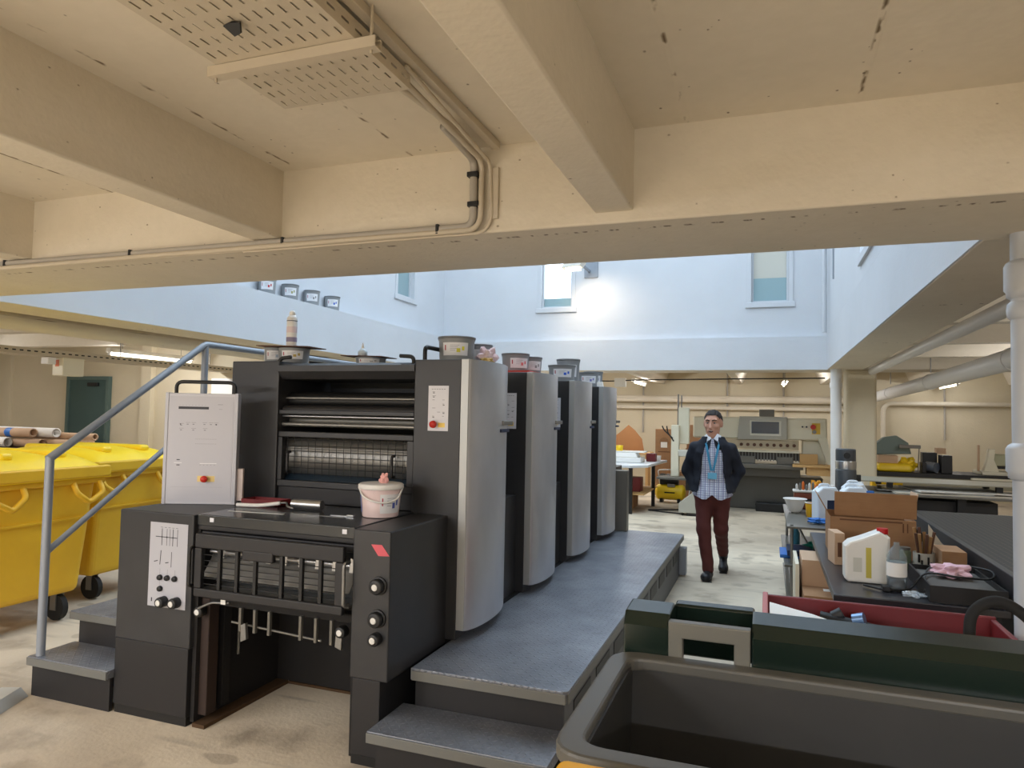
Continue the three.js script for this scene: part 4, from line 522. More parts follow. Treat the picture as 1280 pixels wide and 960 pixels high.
// red crate between the container and the bench
const rc = thing('plastic_crate', 'large dark red open crate with papers and tools behind the green lid', 'crate', [0.53, 0, -3.5]);
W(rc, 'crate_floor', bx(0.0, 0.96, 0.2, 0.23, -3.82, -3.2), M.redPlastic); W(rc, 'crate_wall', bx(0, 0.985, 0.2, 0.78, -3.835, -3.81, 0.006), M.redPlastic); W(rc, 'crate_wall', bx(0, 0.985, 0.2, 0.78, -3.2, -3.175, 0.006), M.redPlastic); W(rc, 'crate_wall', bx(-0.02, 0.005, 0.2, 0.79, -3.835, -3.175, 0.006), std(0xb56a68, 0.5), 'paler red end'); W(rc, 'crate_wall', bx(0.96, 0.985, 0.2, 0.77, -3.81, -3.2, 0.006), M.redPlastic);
for (const x of [0.06, 0.96]) for (const z of [-3.75, -3.25]) W(rc, 'leg', bx(x - 0.04, x + 0.04, 0, 0.2, z - 0.04, z + 0.04), M.black);
single('cushion', 'pale padded bag lying in the red crate', 'bag', ext([[0.02, 0.24], [0.44, 0.24], [0.4, 0.68], [0.2, 0.735], [0.03, 0.77]], 0.2, { bevel: 0.02 }).translate(0, 0, -3.62), M.paper);
single('hand_tool', 'black power tool with a blue collar lying in the red crate', 'tool', join(rod([0.24, 0.71, -3.74], [0.5, 0.68, -3.7], 0.035, 14), rod([0.3, 0.72, -3.74], [0.34, 0.745, -3.74], 0.03, 12), bx(0.42, 0.55, 0.6, 0.68, -3.74, -3.66, 0.01)), M.black);
single('tool_collar', 'blue and silver collar of a hose end beside the black tool', 'fitting', join(rod([0.385, 0.725, -3.715], [0.43, 0.74, -3.7], 0.028, 12)), std(0x6f8bb0, 0.3, 0.5));
single('paper_stack', 'white papers lying along the front of the red crate', 'papers', bx(0.37, 0.72, 0.23, 0.79, -3.375, -3.27, 0.004), M.paper); single('paper_stack', 'white papers at the downpipe end of the red crate', 'papers', bx(0.76, 0.94, 0.23, 0.78, -3.4, -3.3, 0.004), M.paper);
single('rubber_hose', 'black hose arching up beside the downpipe', 'hose', cable([[0.69, 0.0, -2.95], [0.69, 0.85, -3.0], [0.705, 0.98, -3.0], [0.77, 1.025, -3.0], [0.84, 1.0, -3.0], [0.92, 0.9, -3.0], [0.95, 0.4, -2.95], [0.95, 0.0, -2.95]], 0.02, 10, 48), M.rubber);
// ================================================================ WORK BENCH WITH THE OPEN CARTON
const wb = thing('work_bench', 'black topped work bench carrying the open carton', 'bench', [0.73, 0, -5.2]);
W(wb, 'bench_top', bx(0.33, 1.125, 0.71, 0.75, -6.3, -4.1, 0.006), std(0x26262a, 0.3)); for (const x of [0.38, 1.07]) for (const z of [-4.2, -6.2]) W(wb, 'leg', bx(x - 0.03, x + 0.03, 0, 0.71, z - 0.03, z + 0.03), M.black); W(wb, 'apron', bx(0.37, 1.09, 0.62, 0.71, -4.16, -4.14), M.black);
const BT = 0.751;
const oc = thing('carton', 'large open brown carton with a raised flap on the black bench', 'carton', [0.67, BT, -5.5]);
{ const a = 0.405, b = 0.925, z1 = -5.3, z0 = -5.72, h = 1.01, t = 0.006; W(oc, 'carton_wall', bx(a, b, BT, h, z1 - t, z1), M.card, 'front wall'); W(oc, 'carton_wall', bx(a, b, BT, h, z0, z0 + t), M.card); W(oc, 'carton_wall', bx(a, a + t, BT, h, z0 + t, z1 - t), M.card); W(oc, 'carton_wall', bx(b - t, b, BT, h, z0 + t, z1 - t), M.card); W(oc, 'carton_bottom', bx(a + t, b - t, BT, BT + t, z0 + t, z1 - t), M.card);
  W(oc, 'flap', bx(a + 0.035, b + 0.02, 0, 0.165, -0.006, 0).rotateX(0.12).translate(0, h, z1 - 0.1), M.card, 'raised flap'); W(oc, 'flap', bx(0, 0.005, 0, 0.16, z0 + 0.03, z1 - 0.03).rotateZ(0.5).translate(a, h, 0).translate(0, 0, 0), M.card); W(oc, 'flap', bx(0, 0.005, 0, 0.17, z0 + 0.05, z1 - 0.12).rotateZ(-0.18).translate(b, h, 0), M.tan);
  W(oc, 'printed_mark', join(bx(0.845, 0.853, 0.93, 0.99, z1, z1 + 0.001), bx(0.87, 0.878, 0.93, 0.99, z1, z1 + 0.001)), M.cardDark); W(oc, 'tape', bx(a + 0.06, b - 0.08, 0.99, 1.0, z1, z1 + 0.001), M.cardDark); }
const sc = thing('carton', 'narrow tan carton standing between the open carton and the white canister', 'carton', [0.42, BT, -5.03], undefined, 0.15); P(sc, 'carton_body', bx(-0.03, 0.03, 0, 0.2, -0.09, 0.09, 0.002), M.tan); P(sc, 'printed_mark', bx(-0.012, 0.012, 0.05, 0.14, 0.09, 0.091), M.cardDark);
const cn = thing('canister', 'white plastic canister with a red screw cap on the black bench', 'canister', [0.535, BT, -4.52]);
P(cn, 'canister_body', ext([[-0.105, 0.01], [-0.095, 0], [0.085, 0], [0.095, 0.01], [0.1, 0.24], [0.06, 0.262], [-0.02, 0.225], [-0.085, 0.2], [-0.105, 0.18]], 0.11, { bevel: 0.014 }).translate(0, 0.014, -0.055), std(0xe6e4dc, 0.4)); P(cn, 'neck', rod([0.083, 0.25, 0], [0.083, 0.28, 0], 0.024, 18), std(0xe6e4dc, 0.4)); P(cn, 'screw_cap', rod([0.083, 0.275, 0], [0.083, 0.305, 0], 0.03, 20), std(0xb3151b, 0.4), 'red cap'); P(cn, 'oil_streak', bx(-0.01, 0.018, 0.03, 0.2, 0.0695, 0.0702), std(0xc3b44a, 0.4), 'yellow oil streak'); P(cn, 'paper_label', bx(-0.075, -0.03, 0.06, 0.14, 0.0695, 0.0702), std(0xc9c9be, 0.5));
const bt = thing('bottle', 'clear plastic bottle with a white label beside the canister', 'bottle', [0.665, BT, -4.36]);
P(bt, 'bottle_body', lathe([[0, 0], [0.045, 0], [0.05, 0.01], [0.05, 0.16], [0.047, 0.165], [0.05, 0.17], [0.047, 0.185], [0.03, 0.22], [0.014, 0.24], [0.014, 0.255], [0, 0.255]], 0, 0, 0, 26), new THREE.MeshPhysicalMaterial({ color: 0xdfe8ec, roughness: 0.06, transmission: 0.85, thickness: 0, ior: 1.4 })); P(bt, 'paper_label', lathe([[0.0506, 0.075], [0.0506, 0.15]], 0, 0, 0, 26), M.paper); P(bt, 'liquid', lathe([[0, 0.004], [0.043, 0.004], [0.047, 0.012], [0.047, 0.06], [0, 0.06]], 0, 0, 0, 22), std(0x272b30, 0.2), 'dark liquid');
const tin = thing('brush_tin', 'spattered white tin holding a bundle of brushes', 'tin', [0.912, BT, -5.0]); P(tin, 'tin_body', lathe([[0, 0], [0.06, 0], [0.06, 0.11], [0.056, 0.11], [0.056, 0.01], [0, 0.01]], 0, 0, 0, 24), std(0xc4c1b4, 0.5)); for (let i = 0; i < 9; i++) { const a = i * 0.7, r = 0.035; P(tin, 'brush', rod([Math.cos(a) * r * 0.6, 0.02, Math.sin(a) * r * 0.6], [Math.cos(a) * r * 1.5 + rr(-0.01, 0.01), rr(0.2, 0.26), Math.sin(a) * r * 1.2], 0.007, 7, 0.01), i % 2 ? M.wood : M.brown); } for (const [x, y] of [[-0.02, 0.05], [0.015, 0.07], [0.03, 0.04], [-0.035, 0.085]]) P(tin, 'paint_drip', bx(x - 0.006, x + 0.006, y - 0.03, y + 0.02, 0.048, 0.0605, 0.002), M.soot);
const jr = thing('glass_jar', 'murky green glass jar beside the brush tin', 'jar', [0.815, BT, -5.03]); P(jr, 'jar_body', lathe([[0, 0], [0.034, 0], [0.034, 0.1], [0.028, 0.115], [0, 0.115]], 0, 0, 0, 20), std(0x6f7a63, 0.2)); P(jr, 'lid', rod([0, 0.113, 0], [0, 0.13, 0], 0.03, 20), M.machGrey);
single('paper_wedge', 'curled pale sheet of card wedged behind the brush tin', 'card', ext([[0, 0.12], [0.03, 0.0], [0.075, 0.05], [0.15, 0.07], [0.07, 0.15], [0.0, 0.26]], 0.003).translate(0.975, BT, -5.2), std(0xcfc6b4, 0.8));
single('carton', 'small brown carton behind the brush tin', 'carton', bx(0.98, 1.11, BT, 0.9, -5.1, -4.85, 0.003), M.card);
const bb = thing('battery_crate', 'low black crate with a grey pad and cables at the corner of the bench', 'crate', [0.95, BT, -4.42]);
P(bb, 'crate_wall', bx(-0.17, 0.17, 0, 0.085, 0.28, 0.29), M.black); P(bb, 'crate_wall', bx(-0.17, 0.17, 0, 0.085, -0.29, -0.28), M.black); P(bb, 'crate_wall', bx(-0.17, -0.16, 0, 0.085, -0.28, 0.28), M.black); P(bb, 'crate_wall', bx(0.16, 0.17, 0, 0.085, -0.28, 0.28), M.black); P(bb, 'grey_pad', bx(-0.16, 0.16, 0, 0.06, -0.28, 0.28, 0.004), std(0x5a5853, 0.7));
single('cleaning_rag', 'crumpled pink cloth lying in the black crate', 'cloth', blob(0.955, BT + 0.1, -4.5, 0.085, 0.04, 0.06, 2), M.pink);
single('power_cable', 'black cable coiled over the low black crate', 'cable', cable([[0.5, BT + 0.012, -4.35], [0.6, BT + 0.012, -4.28], [0.72, BT + 0.02, -4.32], [0.8, BT + 0.1, -4.35], [0.95, BT + 0.105, -4.3], [1.1, BT + 0.1, -4.35], [1.14, BT + 0.11, -4.55], [1.0, BT + 0.105, -4.65], [0.86, BT + 0.1, -4.55], [0.78, BT + 0.03, -4.25]], 0.006, 6, 70), M.black);
single('plastic_bag', 'crumpled clear plastic film beside the bottle foot', 'film', blob(0.72, BT + 0.012, -4.22, 0.05, 0.014, 0.04, 7), new THREE.MeshPhysicalMaterial({ color: 0xe8eef2, roughness: 0.15, transmission: 0.6, thickness: 0 }));
single('adapter', 'small black power adapter between canister and bottle', 'adapter', bx(0.585, 0.625, BT, BT + 0.03, -4.33, -4.27, 0.006), M.black);
single('carton', 'tan carton on another carton under the bench edge', 'carton', bx(0.235, 0.5, 0.48, 0.665, -5.9, -5.5, 0.003), M.tan); single('carton', 'brown carton below the tan carton under the bench edge', 'carton', bx(0.235, 0.5, 0, 0.48, -5.9, -5.2, 0.003), M.card); single('shipping_label', 'white label lying on the brown carton', 'label', bx(0.37, 0.5, 0.48, 0.482, -5.45, -5.38), M.paper);
single('foam_panel', 'white panel leaning beside the cartons under the bench', 'panel', bx(0.19, 0.215, 0, 0.64, -6.0, -5.45), M.creamMetal);
// ================================================================ PERFORATED TABLE
const dots = tex(128, (u, v) => { const a = ((u * 4) % 1) - 0.5, b = (((v * 4) % 1) - 0.5), h = a * a + b * b < 0.03; return h ? [0.36, 0.33, 0.26] : [0.17, 0.16, 0.14]; }, true, 0.16);
const pt = thing('perforated_table', 'long dark table with a finely perforated top', 'table', [1.76, 0, -5.4]);
W(pt, 'table_top', bx(1.19, 2.5, 0.88, 0.9, -6.95, -3.85, 0.003), std(0xffffff, 0.75, 0, { map: dots })); W(pt, 'side_rail', bx(1.15, 1.19, 0.79, 0.905, -6.97, -3.83, 0.006), M.darker); W(pt, 'side_rail', bx(2.5, 2.54, 0.79, 0.905, -6.97, -3.83, 0.006), M.darker); W(pt, 'end_rail', bx(1.19, 2.5, 0.79, 0.9, -6.99, -6.95), M.darker); W(pt, 'end_rail', bx(1.19, 2.5, 0.79, 0.9, -3.85, -3.83), M.darker); for (const x of [1.2, 2.49]) for (const z of [-6.85, -4.0]) W(pt, 'leg', bx(x - 0.035, x + 0.035, 0, 0.79, z - 0.035, z + 0.035), M.black); W(pt, 'under_box', bx(1.3, 2.4, 0.45, 0.79, -6.9, -4.4, 0.01), M.black);
// ================================================================ TROLLEY WITH CLEANING MATERIAL
const tr = thing('trolley', 'metal trolley with bottles, jugs and trays beside the walkway', 'trolley', [0.53, 0, -7.4]);
W(tr, 'shelf', bx(0.16, 0.92, 0.73, 0.75, -8.25, -6.55, 0.004), M.machGrey); W(tr, 'shelf', bx(0.14, 0.92, 0.4, 0.42, -8.25, -6.55, 0.004), M.machGrey); W(tr, 'shelf', bx(0.16, 0.92, 0.1, 0.12, -8.25, -6.55, 0.004), M.machGrey);
for (const x of [0.2, 0.88]) for (const z of [-8.2, -6.6]) { W(tr, 'post', rod([x, 0.09, z], [x, 0.76, z], 0.014, 10), M.steelDull); W(tr, 'caster_wheel', rod([x - 0.015, 0.045, z], [x + 0.015, 0.045, z], 0.045, 14), M.rubber); } W(tr, 'brace', rod([0.22, 0.72, -8.1], [0.4, 0.43, -6.8], 0.014, 8), M.steelDull);
const jug = (at, turn, label, mat) => { const t = thing('jug', label, 'jug', at, 'plastic jugs on the trolley', turn); P(t, 'jug_body', ext([[-0.09, 0.012], [-0.08, 0], [0.08, 0], [0.09, 0.012], [0.09, 0.24], [0.06, 0.285], [-0.05, 0.285], [-0.09, 0.25]], 0.1, { bevel: 0.015 }).translate(0, 0.015, -0.05), mat); P(t, 'handle', pipe([[-0.06, 0.295, 0], [-0.06, 0.335, 0], [0.03, 0.335, 0], [0.03, 0.295, 0]], 0.012, 8, 0.03), mat); P(t, 'screw_cap', rod([0.06, 0.295, 0], [0.06, 0.33, 0], 0.024, 16), M.whitePl); P(t, 'paper_label', bx(-0.02, 0.07, 0.06, 0.2, 0.0655, 0.0662), M.navy, 'dark blue label'); };
jug([0.5, 0.751, -7.0], 0.4, 'white plastic jug with a dark blue label at the near end of the trolley', std(0xdfe7ee, 0.4)); jug([0.74, 0.751, -7.15], 0.2, 'white plastic jug behind the open carton flap', std(0xdfe7ee, 0.4)); jug([0.79, 0.751, -7.55], 0.2, 'white plastic jug beside the grey extractor', std(0xdfe7ee, 0.4));
const sb = thing('spray_bottle', 'blue spray bottle among the white jugs', 'spray bottle', [0.86, 0.751, -6.9]); P(sb, 'bottle_body', lathe([[0, 0], [0.035, 0], [0.035, 0.19], [0.013, 0.23], [0.013, 0.25], [0, 0.25]], 0, 0, 0, 16), std(0xbfd2dc, 0.3)); P(sb, 'spray_head', join(rod([0, 0.25, 0], [0, 0.28, 0], 0.018, 12), bx(-0.04, 0.02, 0.28, 0.305, -0.014, 0.014, 0.005)), M.blue);
const fn = thing('funnel_tray', 'white plastic funnel hanging over the trolley corner', 'funnel', [0.26, 0.75, -7.55]); P(fn, 'bowl', lathe([[0.03, 0], [0.06, 0.02], [0.1, 0.13], [0.105, 0.135], [0.1, 0.14], [0.055, 0.03], [0.03, 0.02]], 0, 0, 0, 24), M.whitePl); P(fn, 'rim', lathe([[0.1, 0.13], [0.112, 0.132], [0.112, 0.14], [0.1, 0.14]], 0, 0, 0, 24), M.whitePl);
const yc = thing('measuring_cup', 'yellow measuring cup on the trolley top', 'cup', [0.4, 0.751, -7.3]); P(yc, 'cup_body', lathe([[0, 0], [0.05, 0], [0.06, 0.13], [0.054, 0.13], [0.046, 0.01], [0, 0.01]], 0, 0, 0, 22), M.binYellow); P(yc, 'rim', lathe([[0.054, 0.125], [0.064, 0.127], [0.064, 0.135], [0.054, 0.135]], 0, 0, 0, 22), M.whitePl);
const tb = thing('tool_box', 'rust-red open tool box filled with small bottles on the trolley', 'tool box', [0.4, 0.751, -7.95]); P(tb, 'box_body', bx(-0.14, 0.14, 0, 0.17, -0.1, 0.1, 0.015), std(0x7b3a22, 0.5)); P(tb, 'box_rim', bx(-0.15, 0.15, 0.17, 0.19, -0.11, 0.11, 0.008), std(0xbdb8ae, 0.5)); P(tb, 'slot', bx(-0.1, 0.1, 0.08, 0.11, 0.1, 0.104), M.black); for (let i = 0; i < 8; i++) { const x = -0.11 + i * 0.031; P(tb, 'small_bottle', lathe([[0, 0.19], [0.013, 0.19], [0.013, 0.235 + (i % 3) * 0.012], [0.005, 0.25 + (i % 3) * 0.014], [0, 0.25 + (i % 3) * 0.014]], x, 0, (i % 2) * 0.05 - 0.02, 10), [M.cap, M.machGrey, M.orange, M.steelDull][i % 4]); }
single('cloth_bundle', 'orange-yellow cloth bundle behind the tool box', 'cloth', blob(0.5, 0.9, -8.12, 0.09, 0.12, 0.06, 4), std(0xd9941c, 0.8));
single('blue_film', 'blue plastic tray hanging over the middle shelf of the trolley', 'tray', bx(0.11, 0.62, 0.421, 0.452, -7.25, -6.85, 0.006), M.blue); single('folder', 'dark navy folder lying on the blue tray', 'folder', bx(0.17, 0.62, 0.453, 0.5, -7.15, -6.8, 0.004), M.navy); single('glove_pile', 'pile of green rubber gloves on the navy folder', 'gloves', blob(0.47, 0.535, -7.0, 0.13, 0.042, 0.09, 6), M.greenPl); single('spray_bottle', 'bottle with a blue label on the middle shelf of the trolley', 'bottle', join(lathe([[0, 0.42], [0.04, 0.42], [0.04, 0.62], [0.015, 0.67], [0.015, 0.7], [0, 0.7]], 0.27, 0, -7.7, 18)), std(0x3d7f94, 0.4)); single('cleaning_rag', 'blue cloth on the top shelf in front of the jug', 'cloth', blob(0.42, 0.78, -6.8, 0.07, 0.028, 0.05, 8), M.blue);
const vc = thing('dust_extractor', 'dark grey cylindrical extractor with a steel band below the downpipe', 'extractor', [0.757, 0.751, -7.98]);
P(vc, 'lower_drum', lathe([[0, 0], [0.1, 0], [0.1, 0.41], [0.094, 0.42], [0, 0.42]], 0, 0, 0, 28), std(0x585c60, 0.4, 0.3)); P(vc, 'steel_band', lathe([[0.094, 0.42], [0.1, 0.43], [0.1, 0.5], [0.094, 0.51]], 0, 0, 0, 28), M.steel); P(vc, 'motor_head', lathe([[0, 0.5], [0.092, 0.5], [0.096, 0.51], [0.096, 0.62], [0.09, 0.63], [0, 0.63]], 0, 0, 0, 28), std(0x4c5054, 0.4, 0.3)); P(vc, 'switch_knob', rod([0, 0.565, 0.094], [0, 0.565, 0.12], 0.032, 18), M.black); P(vc, 'side_lug', bx(0.09, 0.14, 0.3, 0.37, -0.02, 0.02, 0.005), M.black);
// ================================================================ BOARD TABLE AND FAR TABLE ON THE RIGHT
const bd = thing('board_table', 'table stacked with large grey boards beyond the trolley', 'table', [1.9, 0, -9.1]);
W(bd, 'table_top', bx(1.1, 3.4, 0.86, 0.885, -9.6, -8.65, 0.004), M.machGrey); for (const x of [1.2, 1.95, 3.3]) for (const z of [-9.5, -8.75]) W(bd, 'leg', bx(x - 0.04, x + 0.04, 0, 0.86, z - 0.04, z + 0.04), M.black); W(bd, 'drawer_box', bx(1.3, 2.3, 0.5, 0.82, -9.5, -8.8, 0.006), M.black); W(bd, 'shelf', bx(1.2, 3.3, 0.3, 0.32, -9.5, -8.75), M.machGrey);
const sheetStack = (label, x0, x1, y, z0, z1, m, turn = 0) => single('board_sheet', label, 'board', bx(x0 - (x0 + x1) / 2, x1 - (x0 + x1) / 2, 0, 0.012, -(z1 - z0) / 2, (z1 - z0) / 2).rotateY(turn).translate((x0 + x1) / 2, y, (z0 + z1) / 2), m, 'boards stacked on the table');
sheetStack('pale card lying lowest on the board table', 1.3, 2.5, 0.886, -9.4, -8.7, std(0xc9c0ad, 0.6), 0.05); sheetStack('grey printing plate in the middle of the board stack', 1.2, 2.3, 0.899, -9.5, -8.8, std(0x8f918f, 0.3, 0.6), -0.12); sheetStack('white sheet lying askew in the board stack', 1.5, 2.4, 0.912, -9.45, -8.75, std(0xd8d4ca, 0.6), 0.15);
for (const [x, z] of [[1.25, -9.45], [2.35, -9.45], [1.3, -8.95], [2.35, -8.95]]) single('spacer_block', 'small black block holding up the top board', 'block', bx(x - 0.03, x + 0.03, 0.925, 0.99, z - 0.03, z + 0.03), M.black, 'spacer blocks under the top board');
sheetStack('wide olive-grey top board jutting out towards the trolley', 0.9, 2.75, 0.991, -9.55, -8.85, std(0x9a9482, 0.45), 0);
const yp = thing('yellow_crate', 'yellow crate with a black strap below the jutting board', 'crate', [1.39, 0, -9.85]); W(yp, 'crate_body', bx(1.22, 1.56, 0, 0.94, -9.95, -9.75, 0.006), M.binYellow); W(yp, 'strap', bx(1.385, 1.43, 0, 0.945, -9.955, -9.745), M.black);
const ft = thing('far_table', 'long black far table behind the column', 'table', [2.9, 0, -13.7]);
W(ft, 'table_top', bx(1.7, 4.6, 0.76, 0.83, -14.2, -13.3, 0.006), M.black); for (const x of [1.8, 3.2, 4.5]) for (const z of [-14.1, -13.4]) W(ft, 'leg', bx(x - 0.04, x + 0.04, 0, 0.76, z - 0.04, z + 0.04), M.black); W(ft, 'pale_board', bx(3.1, 4.7, 0.76, 0.79, -13.31, -13.22), M.creamMetal); W(ft, 'front_panel', bx(1.75, 4.5, 0.6, 0.76, -13.34, -13.32), std(0x8d876f, 0.6));
const FT = 0.831;
single('yellow_bag', 'crumpled bright yellow sack on the black far table', 'sack', join(frustum(1.77, 2.28, -13.8, -13.4, FT, 0.97, -0.1, -0.1, 0.05), blob(2.24, FT + 0.11, -13.6, 0.15, 0.11, 0.15, 3)), M.yellowLid);
single('wooden_box', 'pale wooden box on the yellow sack', 'box', bx(1.78, 2.08, 0.972, 1.1, -13.8, -13.45, 0.004), M.tan); single('plastic_sheet', 'curved grey-green plastic hood leaning on the wooden box', 'hood', ext([[0, 0.0], [0.5, 0.02], [0.46, 0.18], [0.3, 0.29], [0.12, 0.26], [0.0, 0.16]], 0.2, { bevel: 0.02 }).translate(1.79, 1.125, -13.85), std(0x6f7f7a, 0.5)); 
single('clamp_arm', 'small dark clamp arm beside the grey-green hood', 'clamp', join(bx(2.1, 2.42, 1.23, 1.29, -13.5, -13.44, 0.006), rod([2.38, 0.85, -13.47], [2.4, 1.27, -13.47], 0.008, 8)), M.machGrey);
for (const [x0, x1, y1, l, m] of [[2.44, 2.5, 1.0, 'small black box next to the yellow sack', M.black], [2.72, 2.88, 1.13, 'black speaker-like box on the far table', M.black]]) single('black_box', l, 'box', bx(x0, x1, FT, y1, -13.7, -13.45, 0.008), m); single('grey_flask', 'glossy grey canister lying between the black boxes', 'canister', rod([2.54, FT + 0.1, -13.62], [2.66, FT + 0.09, -13.5], 0.085, 18), std(0x8b93a0, 0.2, 0.4)); single('dark_case', 'dark case behind the grey canister', 'case', bx(2.5, 2.72, FT, 1.16, -13.95, -13.75, 0.01), M.black); single('paper_note', 'small pale box behind the grey canister', 'box', bx(2.72, 2.86, 1.14, 1.24, -13.95, -13.8), M.tan);
const cm = thing('creaser', 'cream coloured creasing machine with a long arm on the far table', 'machine', [3.6, FT, -13.75]); P(cm, 'base', bx(-0.3, 0.9, 0, 0.06, -0.3, 0.3, 0.01), M.creamMetal); P(cm, 'upright', ext([[-0.25, 0.06], [-0.05, 0.06], [-0.12, 0.25], [-0.1, 0.42], [-0.17, 0.42], [-0.2, 0.25]], 0.12, { bevel: 0.008 }).translate(0, 0, 0.1), M.creamMetal); P(cm, 'arm', bx(-0.1, 0.9, 0.15, 0.34, -0.1, 0.16, 0.02), std(0xb3b393, 0.5)); P(cm, 'dark_slot', bx(-0.05, 0.9, 0.1, 0.15, -0.08, 0.12), M.black); P(cm, 'tool_roll', bx(0.35, 0.9, 0.34, 0.44, -0.05, 0.1, 0.01), M.brown); P(cm, 'lever', rod([-0.33, 0.06, 0.2], [-0.3, 0.48, 0.1], 0.018, 8), M.tan);
// ================================================================ REAR HALL: CUTTER, TABLE, COMPRESSOR, CARTONS
const cu = thing('paper_cutter', 'cream and grey paper cutting machine with a screen against the rear hall', 'paper cutter', [-0.15, 0, -14.3]);
W(cu, 'base', bx(-1.2, 0.95, 0.0, 0.62, -14.7, -13.95, 0.02), std(0x57554f, 0.4, 0.3)); W(cu, 'table', bx(-1.3, 0.6, 0.78, 0.86, -15.2, -13.55, 0.01), std(0x6f6d66, 0.3, 0.6)); W(cu, 'table_front', bx(-1.25, 0.56, 0.62, 0.78, -14.6, -13.75, 0.01), std(0x5d5b55, 0.4, 0.4));
W(cu, 'clamp_beam', bx(-1.2, 0.55, 1.06, 1.1, -14.05, -13.85, 0.006), M.creamMetal); W(cu, 'knife_bar', bx(-1.2, 0.6, 0.92, 1.06, -14.1, -14.0), std(0x4b4944, 0.4, 0.5)); for (let i = 0; i < 28; i++) W(cu, 'clamp_finger', bx(-0.95 + i * 0.055, -0.925 + i * 0.055, 0.9, 1.06, -14.0, -13.985), M.steelDull);
W(cu, 'button_strip', bx(-1.15, 0.54, 1.12, 1.29, -14.05, -13.87, 0.01), std(0xbaa98c, 0.5)); for (let i = 0; i < 9; i++) W(cu, 'button', rod([-0.46 + i * 0.115, 1.2, -13.87], [-0.46 + i * 0.115, 1.2, -13.85], 0.03, 14), M.brown);
W(cu, 'head', bx(-1.35, 1.02, 1.3, 1.71, -14.5, -13.9, 0.04), M.creamMetal); W(cu, 'screen_housing', ext([[-0.52, 1.3], [0.33, 1.32], [0.33, 1.71], [-0.48, 1.71]], 0.06, { bevel: 0.015 }).translate(0, 0, -13.9), std(0xa9a69a, 0.4, 0.3)); W(cu, 'bezel', bx(-0.31, 0.24, 1.37, 1.65, -13.84, -13.815, 0.008), std(0xd3d0c2, 0.4)); W(cu, 'screen', bx(-0.28, 0.2, 1.41, 1.63, -13.816, -13.81), std(0x4d5560, 0.15), 'dark grey screen');
W(cu, 'warning_plate', bx(0.76, 0.9, 1.42, 1.62, -13.9, -13.895), M.yellowBtn); W(cu, 'stop_button', rod([0.78, 1.55, -13.9], [0.78, 1.55, -13.85], 0.045, 18), M.red, 'red stop button'); W(cu, 'key_switch', rod([0.8, 1.46, -13.9], [0.8, 1.46, -13.87], 0.035, 16), M.steelDull); for (const x of [0.6, 0.67]) W(cu, 'button', rod([x, 1.55, -13.9], [x, 1.55, -13.88], 0.016, 10), M.black);
W(cu, 'column', bx(0.6, 1.0, 0.86, 1.3, -14.5, -14.0, 0.02), M.creamMetal); W(cu, 'guard_arm', ext([[0.86, 1.35], [1.0, 1.35], [1.1, 0.9], [1.02, 0.88]], 0.08, { bevel: 0.01 }).translate(0, 0, -13.95), M.creamMetal); W(cu, 'side_table', bx(0.42, 1.1, 0.84, 0.88, -13.9, -13.4, 0.006), M.beech); W(cu, 'side_box', bx(0.55, 0.85, 0.88, 1.06, -13.9, -13.75, 0.006), M.beech); W(cu, 'drawer', bx(0.65, 1.05, 0.7, 0.84, -13.9, -13.45, 0.006), M.beech); W(cu, 'leg', bx(-1.15, -0.85, 0, 0.62, -13.95, -13.7, 0.01), std(0x57554f, 0.4, 0.3)); W(cu, 'foot_pedal', bx(-0.2, 0.3, 0.0, 0.16, -13.85, -13.6, 0.02), M.black); W(cu, 'lamp_block', bx(-0.15, 0.12, 1.71, 1.86, -14.3, -14.1, 0.01), M.machGrey); for (const [x, l] of [[-0.35, 'clamp block'], [0.3, 'clamp block']]) W(cu, 'side_gauge', bx(x - 0.14, x + 0.14, 0.86, 0.99, -13.8, -13.65, 0.01), M.machGrey); W(cu, 'front_shelf', bx(-1.3, -1.0, 0.1, 0.4, -13.6, -13.2, 0.01), M.whitePl);
const dl = thing('drill_stand', 'tall cream paper drill on a wheeled stand', 'paper drill', [-1.45, 0, -12.9]);
W(dl, 'post', bx(-1.63, -1.49, 0.62, 1.54, -13.0, -12.85, 0.015), M.creamMetal); W(dl, 'head', bx(-1.52, -1.33, 1.2, 1.86, -13.15, -13.0, 0.015), M.creamMetal); W(dl, 'rod', rod([-1.53, 0.62, -13.05], [-1.53, 2.1, -13.05], 0.015, 8), M.steelDull); W(dl, 'rod', rod([-1.47, 1.5, -13.05], [-1.47, 2.08, -13.05], 0.012, 8), M.steelDull); W(dl, 'arm', bx(-1.5, -1.2, 0.98, 1.1, -13.0, -12.8, 0.02), std(0xc6c3b6, 0.5)); W(dl, 'table', bx(-1.85, -1.2, 0.58, 0.62, -13.1, -12.6, 0.006), M.machGrey); W(dl, 'foot_housing', ext([[-1.42, 0.06], [-0.85, 0.06], [-0.85, 0.42], [-1.15, 0.42], [-1.42, 0.2]], 0.35, { bevel: 0.01 }).translate(0, 0, -12.7), std(0xb1aea0, 0.5)); W(dl, 'stem', bx(-1.35, -1.15, 0.4, 0.58, -12.95, -12.7), M.black); W(dl, 'foot', bx(-1.3, -0.9, 0, 0.06, -12.7, -12.36, 0.01), M.black); W(dl, 'foot', rod([-1.37, 0, -12.4], [-1.37, 0.2, -12.4], 0.012, 8), M.black); W(dl, 'lever', pipe([[-1.6, 1.3, -12.85], [-1.75, 1.45, -12.8], [-1.78, 1.52, -12.8]], 0.012, 8, 0.03), M.black); W(dl, 'lever', pipe([[-1.58, 1.25, -12.85], [-1.68, 1.4, -12.8], [-1.7, 1.52, -12.8]], 0.012, 8, 0.03), M.black);
const tt = thing('packing_table', 'white topped packing table beyond the press feeder', 'table', [-2.6, 0, -12.9]);
